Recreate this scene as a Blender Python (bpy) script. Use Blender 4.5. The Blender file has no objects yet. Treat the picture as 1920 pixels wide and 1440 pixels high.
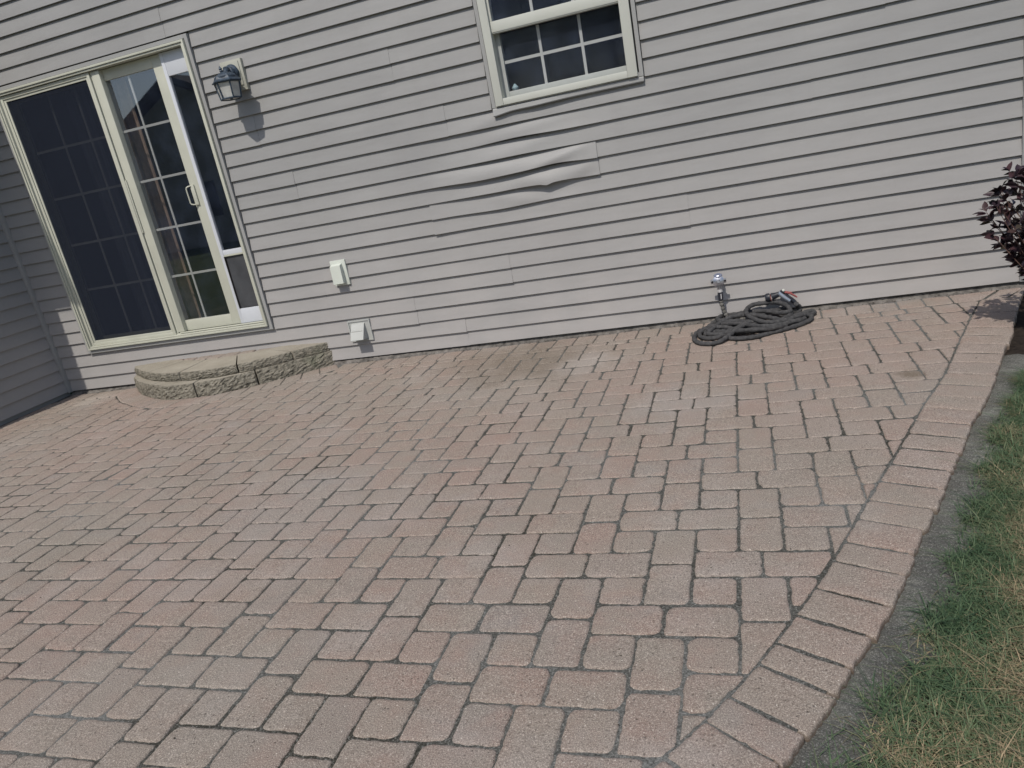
import bpy, math, random
import numpy as np
from mathutils import Vector, Matrix
random.seed(7); rng = np.random.default_rng(7)
SC = bpy.context.scene; COL = SC.collection

# ------------------------------------------------------------------ camera
F_PX, YAW, PITCH, ROLL = 1374.92, -0.32348, 0.303746, -0.196478
CAM = Vector((0, -4.81957, 1.29304))
cy, sy, cp, sp = math.cos(YAW), math.sin(YAW), math.cos(PITCH), math.sin(PITCH)
fwd = Vector((sy*cp, cy*cp, -sp)); rt = Vector((cy, -sy, 0)); up = rt.cross(fwd)
cr, sr = math.cos(ROLL), math.sin(ROLL)
CA, CB = cr*rt + sr*up, -sr*rt + cr*up
cam = bpy.data.cameras.new('camera'); co = bpy.data.objects.new('camera', cam); COL.objects.link(co)
cam.sensor_width = 36; cam.lens = F_PX/1920*36; cam.clip_start = 0.05; cam.clip_end = 400
m = Matrix.Identity(4)
for i in range(3):
    m[i][0], m[i][1], m[i][2], m[i][3] = CA[i], CB[i], -fwd[i], CAM[i]
co.matrix_world = m
SC.camera = co

# ------------------------------------------------------------------ light
SUN_TX, SUN_TZ = 0.15, 1.42            # sunlight runs (TX, 1, -TZ)
SKY_STRENGTH, SUN_STRENGTH, EXPOSURE = 0.105, 2.7, 0.37
el = math.atan2(SUN_TZ, math.hypot(SUN_TX, 1)); az = math.pi + math.atan(SUN_TX)
w = bpy.data.worlds.new('World'); SC.world = w; w.use_nodes = True
nt = w.node_tree; bg = nt.nodes['Background']
sky = nt.nodes.new('ShaderNodeTexSky'); sky.sky_type = 'NISHITA'; sky.sun_disc = False
sky.sun_elevation = el; sky.sun_rotation = az; sky.dust_density = 1.6; sky.air_density = 1.0
nt.links.new(sky.outputs[0], bg.inputs[0]); bg.inputs[1].default_value = SKY_STRENGTH
sl = bpy.data.lights.new('sun', 'SUN'); sl.energy = SUN_STRENGTH; sl.angle = math.radians(0.6); sl.color = (1, .945, .86)
so = bpy.data.objects.new('sun', sl); COL.objects.link(so)
so.rotation_euler = Vector((SUN_TX, 1, -SUN_TZ)).to_track_quat('-Z', 'Y').to_euler(); so.location = (-3, -10, 12)
SC.view_settings.view_transform = 'Standard'; SC.view_settings.look = 'None'
SC.view_settings.exposure = EXPOSURE; SC.view_settings.gamma = 1

# ------------------------------------------------------------------ materials
def mat(name, rough=.6, spec=.3, metal=0.0):
    m = bpy.data.materials.new(name); m.use_nodes = True
    b = m.node_tree.nodes['Principled BSDF']
    b.inputs['Roughness'].default_value = rough; b.inputs['Specular IOR Level'].default_value = spec
    b.inputs['Metallic'].default_value = metal
    return m, m.node_tree, b
def N(t, kind, **kw):
    n = t.nodes.new(kind)
    for k, v in kw.items():
        if k in n.inputs: n.inputs[k].default_value = v
        else: setattr(n, k, v)
    return n
def noise(t, scale, detail=3, rough=.55, vec=None):
    n = N(t, 'ShaderNodeTexNoise'); n.inputs['Scale'].default_value = scale
    n.inputs['Detail'].default_value = detail; n.inputs['Roughness'].default_value = rough
    t.links.new(vec if vec is not None else coord(t), n.inputs['Vector']); return n.outputs['Fac']
def coord(t):
    for n in t.nodes:
        if n.name == 'geo_in': return n.outputs['Position']
    n = t.nodes.new('ShaderNodeNewGeometry'); n.name = 'geo_in'; return n.outputs['Position']
def island(t):
    coord(t); return t.nodes['geo_in'].outputs['Random Per Island']
def scaled(t, v):
    mp = N(t, 'ShaderNodeMapping'); mp.inputs['Scale'].default_value = v
    t.links.new(coord(t), mp.inputs['Vector']); return mp.outputs[0]
def ramp(t, fac, stops, interp='LINEAR'):
    r = t.nodes.new('ShaderNodeValToRGB'); r.color_ramp.interpolation = interp
    e = r.color_ramp.elements
    while len(e) < len(stops): e.new(.5)
    for q, (p, c) in zip(e, stops):
        q.position = p; q.color = (*c, 1) if len(c) == 3 else c
    t.links.new(fac, r.inputs[0]); return r.outputs[0]
def g(v): return (v, v, v)
def mix(t, a, b, fac, mode='MIX'):
    n = t.nodes.new('ShaderNodeMix'); n.data_type = 'RGBA'; n.blend_type = mode
    for s, v in ((n.inputs[6], a), (n.inputs[7], b)):
        if isinstance(v, tuple): s.default_value = (*v, 1)
        else: t.links.new(v, s)
    if isinstance(fac, (int, float)): n.inputs[0].default_value = fac
    else: t.links.new(fac, n.inputs[0])
    return n.outputs[2]
def math_(t, op, a, b=0.0):
    n = N(t, 'ShaderNodeMath', operation=op)
    for i, v in enumerate((a, b)):
        if isinstance(v, (int, float)): n.inputs[i].default_value = v
        else: t.links.new(v, n.inputs[i])
    return n.outputs[0]
def bump(t, b, h, strength, dist, prev=None):
    n = N(t, 'ShaderNodeBump'); n.inputs['Strength'].default_value = strength; n.inputs['Distance'].default_value = dist
    t.links.new(h, n.inputs['Height'])
    if prev is not None: t.links.new(prev, n.inputs['Normal'])
    t.links.new(n.outputs[0], b.inputs['Normal']); return n.outputs[0]
def simple(name, c, rough=.5, spec=.3, metal=0.0, var=.12, scale=9, bs=0.0, bscale=200):
    m, t, b = mat(name, rough, spec, metal)
    f = noise(t, scale, 4)
    lo = tuple(x*(1-var) for x in c); hi = tuple(min(1, x*(1+var)) for x in c)
    t.links.new(ramp(t, f, [(.3, lo), (.7, hi)]), b.inputs['Base Color'])
    if bs: bump(t, b, noise(t, bscale, 2), bs, .001)
    return m

def siding_material():
    m, t, b = mat('weathered_vinyl_siding', .55, .25)
    big = noise(t, 1.1, 3); streak = noise(t, 1.0, 4, .6, scaled(t, (9, 9, .9)))
    c = ramp(t, big, [(.3, (.240, .239, .238)), (.7, (.279, .277, .274))])
    c = mix(t, c, (.240, .236, .232), math_(t, 'MULTIPLY', ramp(t, streak, [(.5, g(0)), (.8, g(1))]), .45))
    # bounce light off the paving painted in, lighter and pinker near the ground
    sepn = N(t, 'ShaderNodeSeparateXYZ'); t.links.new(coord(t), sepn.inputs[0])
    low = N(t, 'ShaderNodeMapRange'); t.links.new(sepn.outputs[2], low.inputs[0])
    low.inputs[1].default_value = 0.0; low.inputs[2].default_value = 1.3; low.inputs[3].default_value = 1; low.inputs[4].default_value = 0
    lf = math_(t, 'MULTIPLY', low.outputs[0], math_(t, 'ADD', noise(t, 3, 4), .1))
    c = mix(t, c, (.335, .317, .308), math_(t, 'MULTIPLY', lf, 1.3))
    sp = noise(t, 60, 2); c = mix(t, c, (.2, .18, .16), ramp(t, sp, [(.74, g(0)), (.80, g(.35))]))
    t.links.new(c, b.inputs['Base Color'])
    n1 = bump(t, b, noise(t, 1.0, 3, .6, scaled(t, (14, 60, 190))), .25, .0015)
    bump(t, b, noise(t, 1.0, 2, .5, scaled(t, (2.2, 8, 9))), .35, .012, n1)
    return m
def paver_material(name='tumbled_paver', stops=None, stain=True):
    m, t, b = mat(name, .9, .15)
    r = island(t)
    stops = stops or [(0, (.262, .188, .158)), (.16, (.252, .192, .162)), (.32, (.242, .198, .164)), (.6, (.236, .200, .168)),
                      (.76, (.226, .190, .170)), (.88, (.246, .205, .168)), (1, (.214, .186, .170))]
    c = mix(t, ramp(t, r, stops), (.226, .186, .158), .48)
    # blotches of pigment run through a paver
    wn = N(t, 'ShaderNodeVectorMath', operation='ADD'); t.links.new(coord(t), wn.inputs[0])
    cmb = N(t, 'ShaderNodeCombineXYZ'); t.links.new(math_(t, 'MULTIPLY', r, 37.0), cmb.inputs[0]); t.links.new(math_(t, 'MULTIPLY', r, 91.0), cmb.inputs[2])
    t.links.new(cmb.outputs[0], wn.inputs[1])
    pig = noise(t, 7, 3, .6, wn.outputs[0])
    c = mix(t, c, (.262, .176, .145), ramp(t, pig, [(.50, g(0)), (.72, g(.6))]))
    c = mix(t, c, (.220, .196, .166), ramp(t, pig, [(.30, g(.7)), (.46, g(0))]))
    c = mix(t, c, (.30, .27, .25), ramp(t, noise(t, 2.3, 5, .65), [(.50, g(0)), (.70, g(.6))]))
    if stain:
        c = mix(t, c, (.135, .115, .09), ramp(t, noise(t, .9, 5, .6), [(.56, g(0)), (.75, g(.5))]))
        c = mix(t, c, (.225, .215, .205), ramp(t, noise(t, 1.7, 6, .7, scaled(t, (1, 1.6, 1))), [(.56, g(0)), (.68, g(.5))]))
        c = mix(t, c, (.262, .186, .158), ramp(t, noise(t, .55, 2), [(.45, g(0)), (.65, g(.45))]))
        c = mix(t, c, (.225, .205, .175), ramp(t, noise(t, .7, 2, .5, scaled(t, (1, -1, 1))), [(.48, g(0)), (.68, g(.5))]))
        # two marks of their own: a damp brown patch by the wall, a rust brown one on a paver near the edge
        for (x, y, rad, col, k) in ((-.95, -.62, .30, (.36, .33, .31), .55), (-.30, -1.45, .32, (.275, .258, .245), .5), (-1.9, -2.3, .5, (.265, .25, .24), .35), (-1.30, -.48, .52, (.135, .108, .082), .8), (-1.75, -.36, .3, (.16, .12, .09), .5), (.715, -1.325, .075, (.10, .075, .05), .85), (-5.15, -.25, .25, (.42, .38, .33), .35)):
            sb = N(t, 'ShaderNodeVectorMath', operation='DISTANCE'); t.links.new(coord(t), sb.inputs[0]); sb.inputs[1].default_value = (x, y, 0)
            d = math_(t, 'ADD', math_(t, 'DIVIDE', sb.outputs['Value'], rad), math_(t, 'MULTIPLY', math_(t, 'SUBTRACT', noise(t, 6/rad*.35, 4), .5), 1.6))
            c = mix(t, c, col, ramp(t, d, [(.35, g(k)), (1.0, g(0))]))
    fine = noise(t, 300, 3, .8)
    c = mix(t, c, (.52, .46, .40), ramp(t, fine, [(.50, g(0)), (.64, g(.8))]))
    c = mix(t, c, (.075, .060, .050), ramp(t, noise(t, 210, 3, .85), [(.34, g(.8)), (.48, g(0))]))
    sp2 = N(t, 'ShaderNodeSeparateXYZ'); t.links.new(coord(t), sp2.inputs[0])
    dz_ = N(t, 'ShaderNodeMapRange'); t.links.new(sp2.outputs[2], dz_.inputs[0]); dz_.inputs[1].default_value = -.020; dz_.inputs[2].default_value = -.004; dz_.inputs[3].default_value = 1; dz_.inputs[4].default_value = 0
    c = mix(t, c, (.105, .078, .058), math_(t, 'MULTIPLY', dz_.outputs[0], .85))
    vor = N(t, 'ShaderNodeTexVoronoi'); vor.inputs['Scale'].default_value = 85; t.links.new(coord(t), vor.inputs['Vector'])
    c = mix(t, c, (.62, .57, .50), math_(t, 'MULTIPLY', ramp(t, vor.outputs['Distance'], [(.10, g(1)), (.19, g(0))]), ramp(t, vor.outputs['Color'], [(.72, g(0)), (.76, g(.8))])))
    pit = N(t, 'ShaderNodeTexVoronoi'); pit.inputs['Scale'].default_value = 60; t.links.new(wn.outputs[0], pit.inputs['Vector'])
    pf = math_(t, 'MULTIPLY', ramp(t, pit.outputs['Distance'], [(.08, g(1)), (.22, g(0))]), ramp(t, pit.outputs['Color'], [(.52, g(0)), (.60, g(1))]))
    pf = math_(t, 'MULTIPLY', pf, ramp(t, noise(t, 2.0, 3), [(.38, g(0)), (.55, g(1))]))
    c = mix(t, c, (.075, .062, .052), math_(t, 'MULTIPLY', pf, .75))
    t.links.new(c, b.inputs['Base Color'])
    n1 = bump(t, b, noise(t, 260, 4, .75), .9, .0035)
    n2 = bump(t, b, math_(t, 'SUBTRACT', 1.0, pf), .6, .003, n1)
    bump(t, b, noise(t, 22, 3, .6), .5, .006, n2)
    return m
def sand_material():
    m, t, b = mat('joint_sand', .95, .1)
    c = ramp(t, noise(t, 1.6, 4), [(.38, (.048, .045, .037)), (.5, (.084, .083, .075)), (.66, (.15, .152, .145))])
    sg = noise(t, 170, 3, .85); c = mix(t, c, (.33, .33, .31), ramp(t, sg, [(.54, g(0)), (.66, g(.7))])); c = mix(t, c, (.02, .02, .018), ramp(t, sg, [(.36, g(.8)), (.47, g(0))]))
    t.links.new(c, b.inputs['Base Color']); bump(t, b, noise(t, 380, 3, .8), .8, .004)
    return m
def block_material():
    m, t, b = mat('split_face_block', .92, .15)
    c = ramp(t, noise(t, 5, 4), [(.3, (.235, .212, .172)), (.7, (.315, .290, .242))])
    c = mix(t, c, (.47, .44, .37), ramp(t, noise(t, 330, 2), [(.56, g(0)), (.68, g(.6))]))
    c = mix(t, c, (.09, .08, .065), ramp(t, noise(t, 260, 2), [(.30, g(.7)), (.42, g(0))]))
    t.links.new(c, b.inputs['Base Color'])
    n1 = bump(t, b, noise(t, 300, 3, .75), .6, .003); bump(t, b, noise(t, 60, 3, .7), .5, .006, n1)
    return m
def split_material():
    m, t, b = mat('rough_split_stone', .95, .15)
    c = ramp(t, noise(t, 28, 4, .7), [(.32, (.15, .14, .115)), (.5, (.27, .25, .205)), (.68, (.38, .35, .29))])
    c = mix(t, c, (.16, .20, .12), ramp(t, noise(t, 3, 3), [(.62, g(0)), (.75, g(.45))]))
    t.links.new(c, b.inputs['Base Color'])
    n1 = bump(t, b, noise(t, 220, 3, .7), .8, .004); bump(t, b, noise(t, 55, 4, .7), 1.0, .018, n1)
    return m
def concrete_material():
    m, t, b = mat('edge_concrete', .95, .12)
    c = ramp(t, noise(t, 4, 5, .65), [(.36, (.072, .070, .062)), (.52, (.132, .130, .116)), (.70, (.245, .250, .220))])
    sepn = N(t, 'ShaderNodeSeparateXYZ'); t.links.new(coord(t), sepn.inputs[0])
    dk = N(t, 'ShaderNodeMapRange'); t.links.new(sepn.outputs[1], dk.inputs[0]); dk.inputs[1].default_value = -2.1; dk.inputs[2].default_value = -2.9; dk.inputs[3].default_value = 0; dk.inputs[4].default_value = .55
    c = mix(t, c, (.085, .084, .078), dk.outputs[0])
    gr = noise(t, 240, 3, .8)
    c = mix(t, c, (.42, .42, .39), ramp(t, gr, [(.54, g(0)), (.66, g(.6))])); c = mix(t, c, (.05, .05, .05), ramp(t, gr, [(.34, g(.7)), (.46, g(0))]))
    t.links.new(c, b.inputs['Base Color'])
    n1 = bump(t, b, noise(t, 260, 4, .8), .9, .006); bump(t, b, noise(t, 14, 4, .6), .7, .02, n1)
    return m
def glass_material(name, tint=.75, boost=1.0, sky_haze=.03, rgh=.015):
    m = bpy.data.materials.new(name); m.use_nodes = True; t = m.node_tree; t.nodes.clear()
    out = t.nodes.new('ShaderNodeOutputMaterial')
    tr = N(t, 'ShaderNodeBsdfTransparent'); tr.inputs[0].default_value = (tint, tint, tint*1.03, 1)
    gl = N(t, 'ShaderNodeBsdfGlossy'); gl.inputs['Roughness'].default_value = rgh
    coord(t); gi = t.nodes['geo_in']; dp = N(t, 'ShaderNodeVectorMath', operation='DOT_PRODUCT')
    t.links.new(gi.outputs['Incoming'], dp.inputs[0]); t.links.new(gi.outputs['Normal'], dp.inputs[1])
    fr = N(t, 'ShaderNodeMath', operation='MULTIPLY_ADD'); fr.inputs[1].default_value = .92; fr.inputs[2].default_value = .08
    t.links.new(math_(t, 'POWER', math_(t, 'SUBTRACT', 1.0, math_(t, 'ABSOLUTE', dp.outputs['Value'])), 5.0), fr.inputs[0])
    mx = t.nodes.new('ShaderNodeMixShader'); t.links.new(math_(t, 'MULTIPLY', fr.outputs[0], boost), mx.inputs[0])
    t.links.new(tr.outputs[0], mx.inputs[1]); t.links.new(gl.outputs[0], mx.inputs[2])
    df = N(t, 'ShaderNodeBsdfDiffuse'); df.inputs[0].default_value = (.26, .34, .55, 1)  # blue film paints reflected sky haze into the glass
    m2 = t.nodes.new('ShaderNodeMixShader'); t.links.new(ramp(t, noise(t, 6, 4), [(.4, g(sky_haze*.5)), (.75, g(sky_haze*1.6))]), m2.inputs[0])
    t.links.new(mx.outputs[0], m2.inputs[1]); t.links.new(df.outputs[0], m2.inputs[2]); t.links.new(m2.outputs[0], out.inputs[0])
    return m
def screen_material():
    m = bpy.data.materials.new('insect_screen'); m.use_nodes = True; t = m.node_tree; t.nodes.clear()
    out = t.nodes.new('ShaderNodeOutputMaterial'); tr = N(t, 'ShaderNodeBsdfTransparent')
    df = N(t, 'ShaderNodeBsdfDiffuse'); df.inputs[0].default_value = (.019, .023, .034, 1)
    mx = t.nodes.new('ShaderNodeMixShader'); t.links.new(ramp(t, noise(t, 2, 2), [(.3, g(.76)), (.7, g(.82))]), mx.inputs[0])
    t.links.new(tr.outputs[0], mx.inputs[1]); t.links.new(df.outputs[0], mx.inputs[2]); t.links.new(mx.outputs[0], out.inputs[0])
    return m
def grass_material():
    m, t, b = mat('grass_blades', .6, .25)
    r = island(t); at = N(t, 'ShaderNodeAttribute', attribute_name='dry')
    f = math_(t, 'ADD', math_(t, 'MULTIPLY', r, .6), at.outputs['Fac'])
    c = ramp(t, f, [(.0, (.034, .064, .032)), (.25, (.060, .100, .048)), (.48, (.098, .136, .070)), (.60, (.145, .148, .082)), (.74, (.215, .175, .105)), (.95, (.31, .24, .15)), (1, (.28, .21, .13))])
    t.links.new(c, b.inputs['Base Color']); return m
def soil_material(name='lawn_soil', a=(.05, .04, .028), c2=(.14, .11, .07)):
    m, t, b = mat(name, .95, .1)
    c = ramp(t, noise(t, 26, 5, .7), [(.3, a), (.7, c2)]); t.links.new(c, b.inputs['Base Color'])
    bump(t, b, noise(t, 40, 5, .7), 1, .03); return m
def foliage_material(name, stops, rough=.5):
    m, t, b = mat(name, rough, .3)
    t.links.new(ramp(t, island(t), stops), b.inputs['Base Color']); return m

M = dict(
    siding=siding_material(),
    trim=simple('siding_trim', (.285, .287, .284), .5, .25, var=.05, scale=3),
    cream=simple('almond_door_frame', (.440, .445, .378), .42, .35, var=.06, scale=5),
    cream_dark=simple('almond_channel', (.33, .33, .27), .5, .3, var=.08, scale=5),
    white=simple('white_vinyl', (.46, .47, .43), .4, .35, var=.04, scale=4),
    bright=simple('white_aluminium', (.52, .54, .58), .35, .4, var=.04, scale=4),
    gasket=simple('dark_gasket', (.03, .03, .03), .7, .2),
    glass=glass_material('window_glass', .88, .36, .05, .07), glass_door=glass_material('door_glass', .86, 2.3, .03), screen=screen_material(),
    flap=simple('smoky_vinyl_flap', (.060, .062, .068), .35, .35, var=.3, scale=6),
    brown=simple('brown_curtain', (.26, .19, .14), .9, .1, var=.25, scale=12),
    voile=simple('grey_curtain', (.12, .13, .15), .9, .1, var=.2, scale=8),
    room=simple('room_wall', (.05, .055, .07), .9, .1), room_floor=simple('room_floor', (.06, .05, .05), .7, .2),
    lantern=simple('blue_black_lantern_metal', (.035, .052, .075), .5, .35, var=.45, scale=45, bs=.4),
    pane=simple('frosted_lantern_pane', (.42, .42, .40), .25, .5, var=.18, scale=18),
    vent=simple('white_vent_plastic', (.52, .55, .50), .5, .3, var=.04), vent_grey=simple('grey_vent_plastic', (.37, .38, .365), .55, .3, var=.06),
    dark=simple('dark_void', (.015, .015, .017), .9, .05),
    metal=simple('dull_chrome', (.42, .43, .47), .32, .5, .85, var=.3, scale=50), brass=simple('pale_fitting', (.72, .72, .74), .3, .5, .6, var=.1),
    black=simple('black_plastic', (.020, .022, .030), .42, .4, var=.3, scale=40), wheel=simple('grey_blue_cap', (.16, .18, .25), .4, .5, .3, var=.2, scale=60),
    silver=simple('silver_blue_shell', (.36, .40, .46), .3, .5, .5, var=.1), red=simple('red_lever', (.26, .075, .07), .45, .4),
    paver=paver_material(), sand=sand_material(), block=block_material(), split=split_material(), concrete=concrete_material(),
    mortar=simple('mortar_ledge', (.13, .12, .11), .95, .1, var=.5, scale=22, bs=.8, bscale=120),
    grass=grass_material(), soil=soil_material('lawn_soil', (.045, .050, .026), (.12, .115, .062)), mulch=soil_material('dark_mulch', (.018, .014, .012), (.05, .04, .032)),
    straw=foliage_material('dry_straw', [(0, (.30, .23, .13)), (1, (.42, .35, .24))]),
    shrub=foliage_material('plum_leaves', [(0, (.014, .010, .014)), (.5, (.028, .016, .022)), (.85, (.05, .024, .028)), (1, (.045, .04, .03))], .42),
    twig=simple('reddish_twig', (.10, .06, .05), .8, .2, var=.3, scale=30),
    bark=simple('tree_bark', (.10, .08, .06), .9, .1, var=.4, scale=12, bs=1, bscale=30),
    leaf=foliage_material('tree_leaves', [(0, (.03, .055, .02)), (.5, (.05, .09, .03)), (1, (.085, .12, .045))]),
    roof=simple('grey_shingles', (.09, .085, .08), .9, .1, var=.3, scale=14), wall2=simple('tan_siding', (.38, .34, .28), .6, .2),
)
def hose_material():
    m, t, b = mat('wrinkled_hose_fabric', .9, .12)
    c = ramp(t, noise(t, 45, 4, .7), [(.3, (.036, .036, .038)), (.6, (.070, .069, .070)), (.8, (.11, .108, .105))])
    t.links.new(c, b.inputs['Base Color'])
    n1 = bump(t, b, noise(t, 900, 2, .6), .35, .001)
    bump(t, b, noise(t, 95, 3, .7), .7, .006, n1); return m
M['hose'] = hose_material()

# ------------------------------------------------------------------ mesh helpers
class MB:
    def __init__(s): s.v, s.f, s.mi = [], [], []
    def add(s, vs, fs, mi=0):
        o = len(s.v); s.v += [tuple(p) for p in vs]; s.f += [tuple(o+i for i in f) for f in fs]; s.mi += [mi]*len(fs); return o
    def box(s, x0, x1, y0, y1, z0, z1, mi=0, bev=0.0):
        if bev <= 0:
            vs = [(x, y, z) for z in (z0, z1) for y in (y0, y1) for x in (x0, x1)]
            s.add(vs, [(0, 2, 3, 1), (4, 5, 7, 6), (0, 1, 5, 4), (2, 6, 7, 3), (0, 4, 6, 2), (1, 3, 7, 5)], mi); return
        # bevelled box: three crossed slabs' hull
        import bmesh
        bm = bmesh.new(); bmesh.ops.create_cube(bm, size=1)
        for v in bm.verts: v.co = Vector(((x0+x1)/2+v.co.x*(x1-x0), (y0+y1)/2+v.co.y*(y1-y0), (z0+z1)/2+v.co.z*(z1-z0)))
        bmesh.ops.bevel(bm, geom=bm.edges[:], offset=bev, segments=2, affect='EDGES', profile=.6)
        s.bm(bm, mi)
    def bm(s, bm, mi=0, mtx=None):
        bm.verts.ensure_lookup_table(); bm.verts.index_update()
        vs = [(mtx @ v.co) if mtx else v.co for v in bm.verts]
        s.add([tuple(v) for v in vs], [tuple(v.index for v in f.verts) for f in bm.faces], mi); bm.free()
    def tube(s, pts, r, seg=8, mi=0, caps=True, wob=0.0):
        P = [Vector(p) for p in pts]; n = len(P); R = r if hasattr(r, '__len__') else [r]*n
        rings = []; ref = None
        for i in range(n):
            d = (P[min(i+1, n-1)]-P[max(i-1, 0)]).normalized()
            if ref is None:
                ref = d.orthogonal().normalized()
            ref = (ref - d*ref.dot(d)).normalized(); bn = d.cross(ref)
            ph = 0
            rings.append([P[i]+(ref*math.cos(2*math.pi*k/seg+ph)+bn*math.sin(2*math.pi*k/seg+ph))*R[i]*(1+wob*random.uniform(-1, 1)) for k in range(seg)])
        vs = [q for ring in rings for q in ring]; fs = []
        for i in range(n-1):
            for k in range(seg):
                a, b2 = i*seg+k, i*seg+(k+1) % seg; fs.append((a, b2, b2+seg, a+seg))
        if caps: fs += [tuple(range(seg-1, -1, -1)), tuple(range((n-1)*seg, n*seg))]
        s.add(vs, fs, mi)
    def lathe(s, prof, axis_o, axis_d, seg=20, mi=0, start=None):
        # prof: (distance along axis, radius)
        o = Vector(axis_o); d = Vector(axis_d).normalized(); u = Vector(start).normalized() if start else d.orthogonal().normalized(); v = d.cross(u)
        vs, fs = [], []
        for (t, r) in prof:
            for k in range(seg):
                a = 2*math.pi*k/seg; vs.append(o+d*t+(u*math.cos(a)+v*math.sin(a))*max(r, 1e-4))
        for i in range(len(prof)-1):
            for k in range(seg):
                a, b2 = i*seg+k, i*seg+(k+1) % seg; fs.append((a, b2, b2+seg, a+seg))
        fs += [tuple(range(seg-1, -1, -1)), tuple(range((len(prof)-1)*seg, len(prof)*seg))]
        s.add(vs, fs, mi)
    def prism(s, poly, axis, a0, a1, mi=0):
        # poly of 2D points; axis 'x','y','z' extruded from a0 to a1
        def P(p, a): return {'x': (a, p[0], p[1]), 'y': (p[0], a, p[1]), 'z': (p[0], p[1], a)}[axis]
        n = len(poly); vs = [P(p, a0) for p in poly]+[P(p, a1) for p in poly]
        fs = [tuple(range(n-1, -1, -1)), tuple(range(n, 2*n))]+[(i, (i+1) % n, n+(i+1) % n, n+i) for i in range(n)]
        s.add(vs, fs, mi)
    def build(s, name, mats, parent=None, smooth=False, fix=True):
        me = bpy.data.meshes.new(name); me.from_pydata(s.v, [], s.f)
        if not isinstance(mats, (list, tuple)): mats = [mats]
        for q in mats: me.materials.append(q)
        if any(s.mi): me.polygons.foreach_set('material_index', s.mi)
        if fix:
            import bmesh
            bm = bmesh.new(); bm.from_mesh(me); bmesh.ops.recalc_face_normals(bm, faces=bm.faces[:]); bm.to_mesh(me); bm.free()
        if smooth: me.polygons.foreach_set('use_smooth', [True]*len(me.polygons))
        me.update()
        o = bpy.data.objects.new(name, me); COL.objects.link(o)
        if parent is not None: put(o, parent)
        return o
def root_loc(o):
    v = Vector(o.location)
    while o.parent: o = o.parent; v += Vector(o.location)
    return v
def put(o, parent):
    o.parent = parent
    o.location = Vector((0, 0, 0)) - root_loc(parent)
    return o
def thing(name, label, cat, loc=(0, 0, 0), group=None):
    o = bpy.data.objects.new(name, None); o.empty_display_size = .1; COL.objects.link(o); o.location = loc
    o['label'] = label; o['category'] = cat
    if group: o['group'] = group
    return o
def structure(o): o['kind'] = 'structure'; return o
def smooth_angle(o, deg=40):
    me = o.data; me.polygons.foreach_set('use_smooth', [True]*len(me.polygons))
    try: me.set_sharp_from_angle(angle=math.radians(deg))
    except Exception: pass
    return o
def fast_mesh(name, V, Fc, material, mi=None):
    # V (n,3), Fc list of equal-length faces (m,k)
    me = bpy.data.meshes.new(name); n, (mf, k) = len(V), Fc.shape
    me.vertices.add(n); me.vertices.foreach_set('co', V.astype(np.float32).ravel())
    me.loops.add(mf*k); me.loops.foreach_set('vertex_index', Fc.astype(np.int32).ravel())
    me.polygons.add(mf); me.polygons.foreach_set('loop_start', np.arange(0, mf*k, k, dtype=np.int32))
    me.materials.append(material); me.update(calc_edges=True); me.validate()
    o = bpy.data.objects.new(name, me); COL.objects.link(o); return o

# ------------------------------------------------------------------ ground
def flat(name, poly, z, material, sub=None):
    b = MB(); b.add([(x, y, z) for x, y in poly], [tuple(range(len(poly)))]); return structure(b.build(name, material, fix=False))
flat('ground', [(-150, -150), (150, -150), (150, 150), (-150, 150)], -.14, soil_material('far_lawn', (.05, .075, .028), (.09, .115, .045)))

INNER = [(1.303, -.207), (1.150, -.570), (1.005, -.931), (.920, -1.15), (.837, -1.361), (.765, -1.515), (.694, -1.666), (.622, -1.83), (.549, -2.002), (.484, -2.150), (.411, -2.31),
         (.335, -2.482), (.270, -2.641), (.212, -2.770), (.163, -2.875), (.112, -2.985), (.055, -3.094), (.010, -3.185), (-.045, -3.281), (-.100, -3.365), (-.164, -3.464), (-.25, -3.575), (-.35, -3.69),
         (-.46, -3.79), (-.58, -3.88), (-.72, -3.96), (-.86, -4.03), (-1.02, -4.09), (-1.18, -4.14), (-1.35, -4.18), (-1.55, -4.21), (-1.8, -4.23)]
OUTER = []
for i, (x, y) in enumerate(INNER):
    a, b_ = INNER[max(i-1, 0)], INNER[min(i+1, len(INNER)-1)]
    dx, dy = b_[0]-a[0], b_[1]-a[1]; L = math.hypot(dx, dy); nx, ny = -dy/L, dx/L
    wd = .195
    OUTER.append((x+nx*wd, y+ny*wd))
OUTER[0] = (1.50, -.225)
# pull outer line to the traced one
TR = [(1.50, -.225), (1.335, -.662), (1.183, -1.041), (1.076, -1.298), (.896, -1.713), (.783, -1.944), (.658, -2.247), (.543, -2.50), (.44, -2.737), (.393, -2.846), (.321, -3.01), (.227, -3.189), (.122, -3.374), (.059, -3.478), (-.013, -3.578)]
def resample(pl, step):
    P = [Vector((x, y)) for x, y in pl]; out = [P[0].copy()]; acc = 0
    for a, b_ in zip(P, P[1:]):
        L = (b_-a).length; t = step-acc
        while t <= L+1e-9:
            out.append(a+(b_-a)*(t/L)); t += step
        acc = (acc+L) % step
    return out
def near_on(pl, p):
    best = None
    for a, b_ in zip(pl, pl[1:]):
        a, b_ = Vector(a), Vector(b_); d = b_-a; t = max(0, min(1, (Vector(p)-a).dot(d)/d.dot(d))); q = a+d*t
        if best is None or (q-Vector(p)).length < (best-Vector(p)).length: best = q
    return best
OUT2 = []
for i, p in enumerate(OUTER):
    if p[1] > -3.55: q = near_on(TR, p); OUT2.append((q.x, q.y))
    else: OUT2.append(p)
OUT2[0] = (1.50, -.225); OUTER = OUT2

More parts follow.
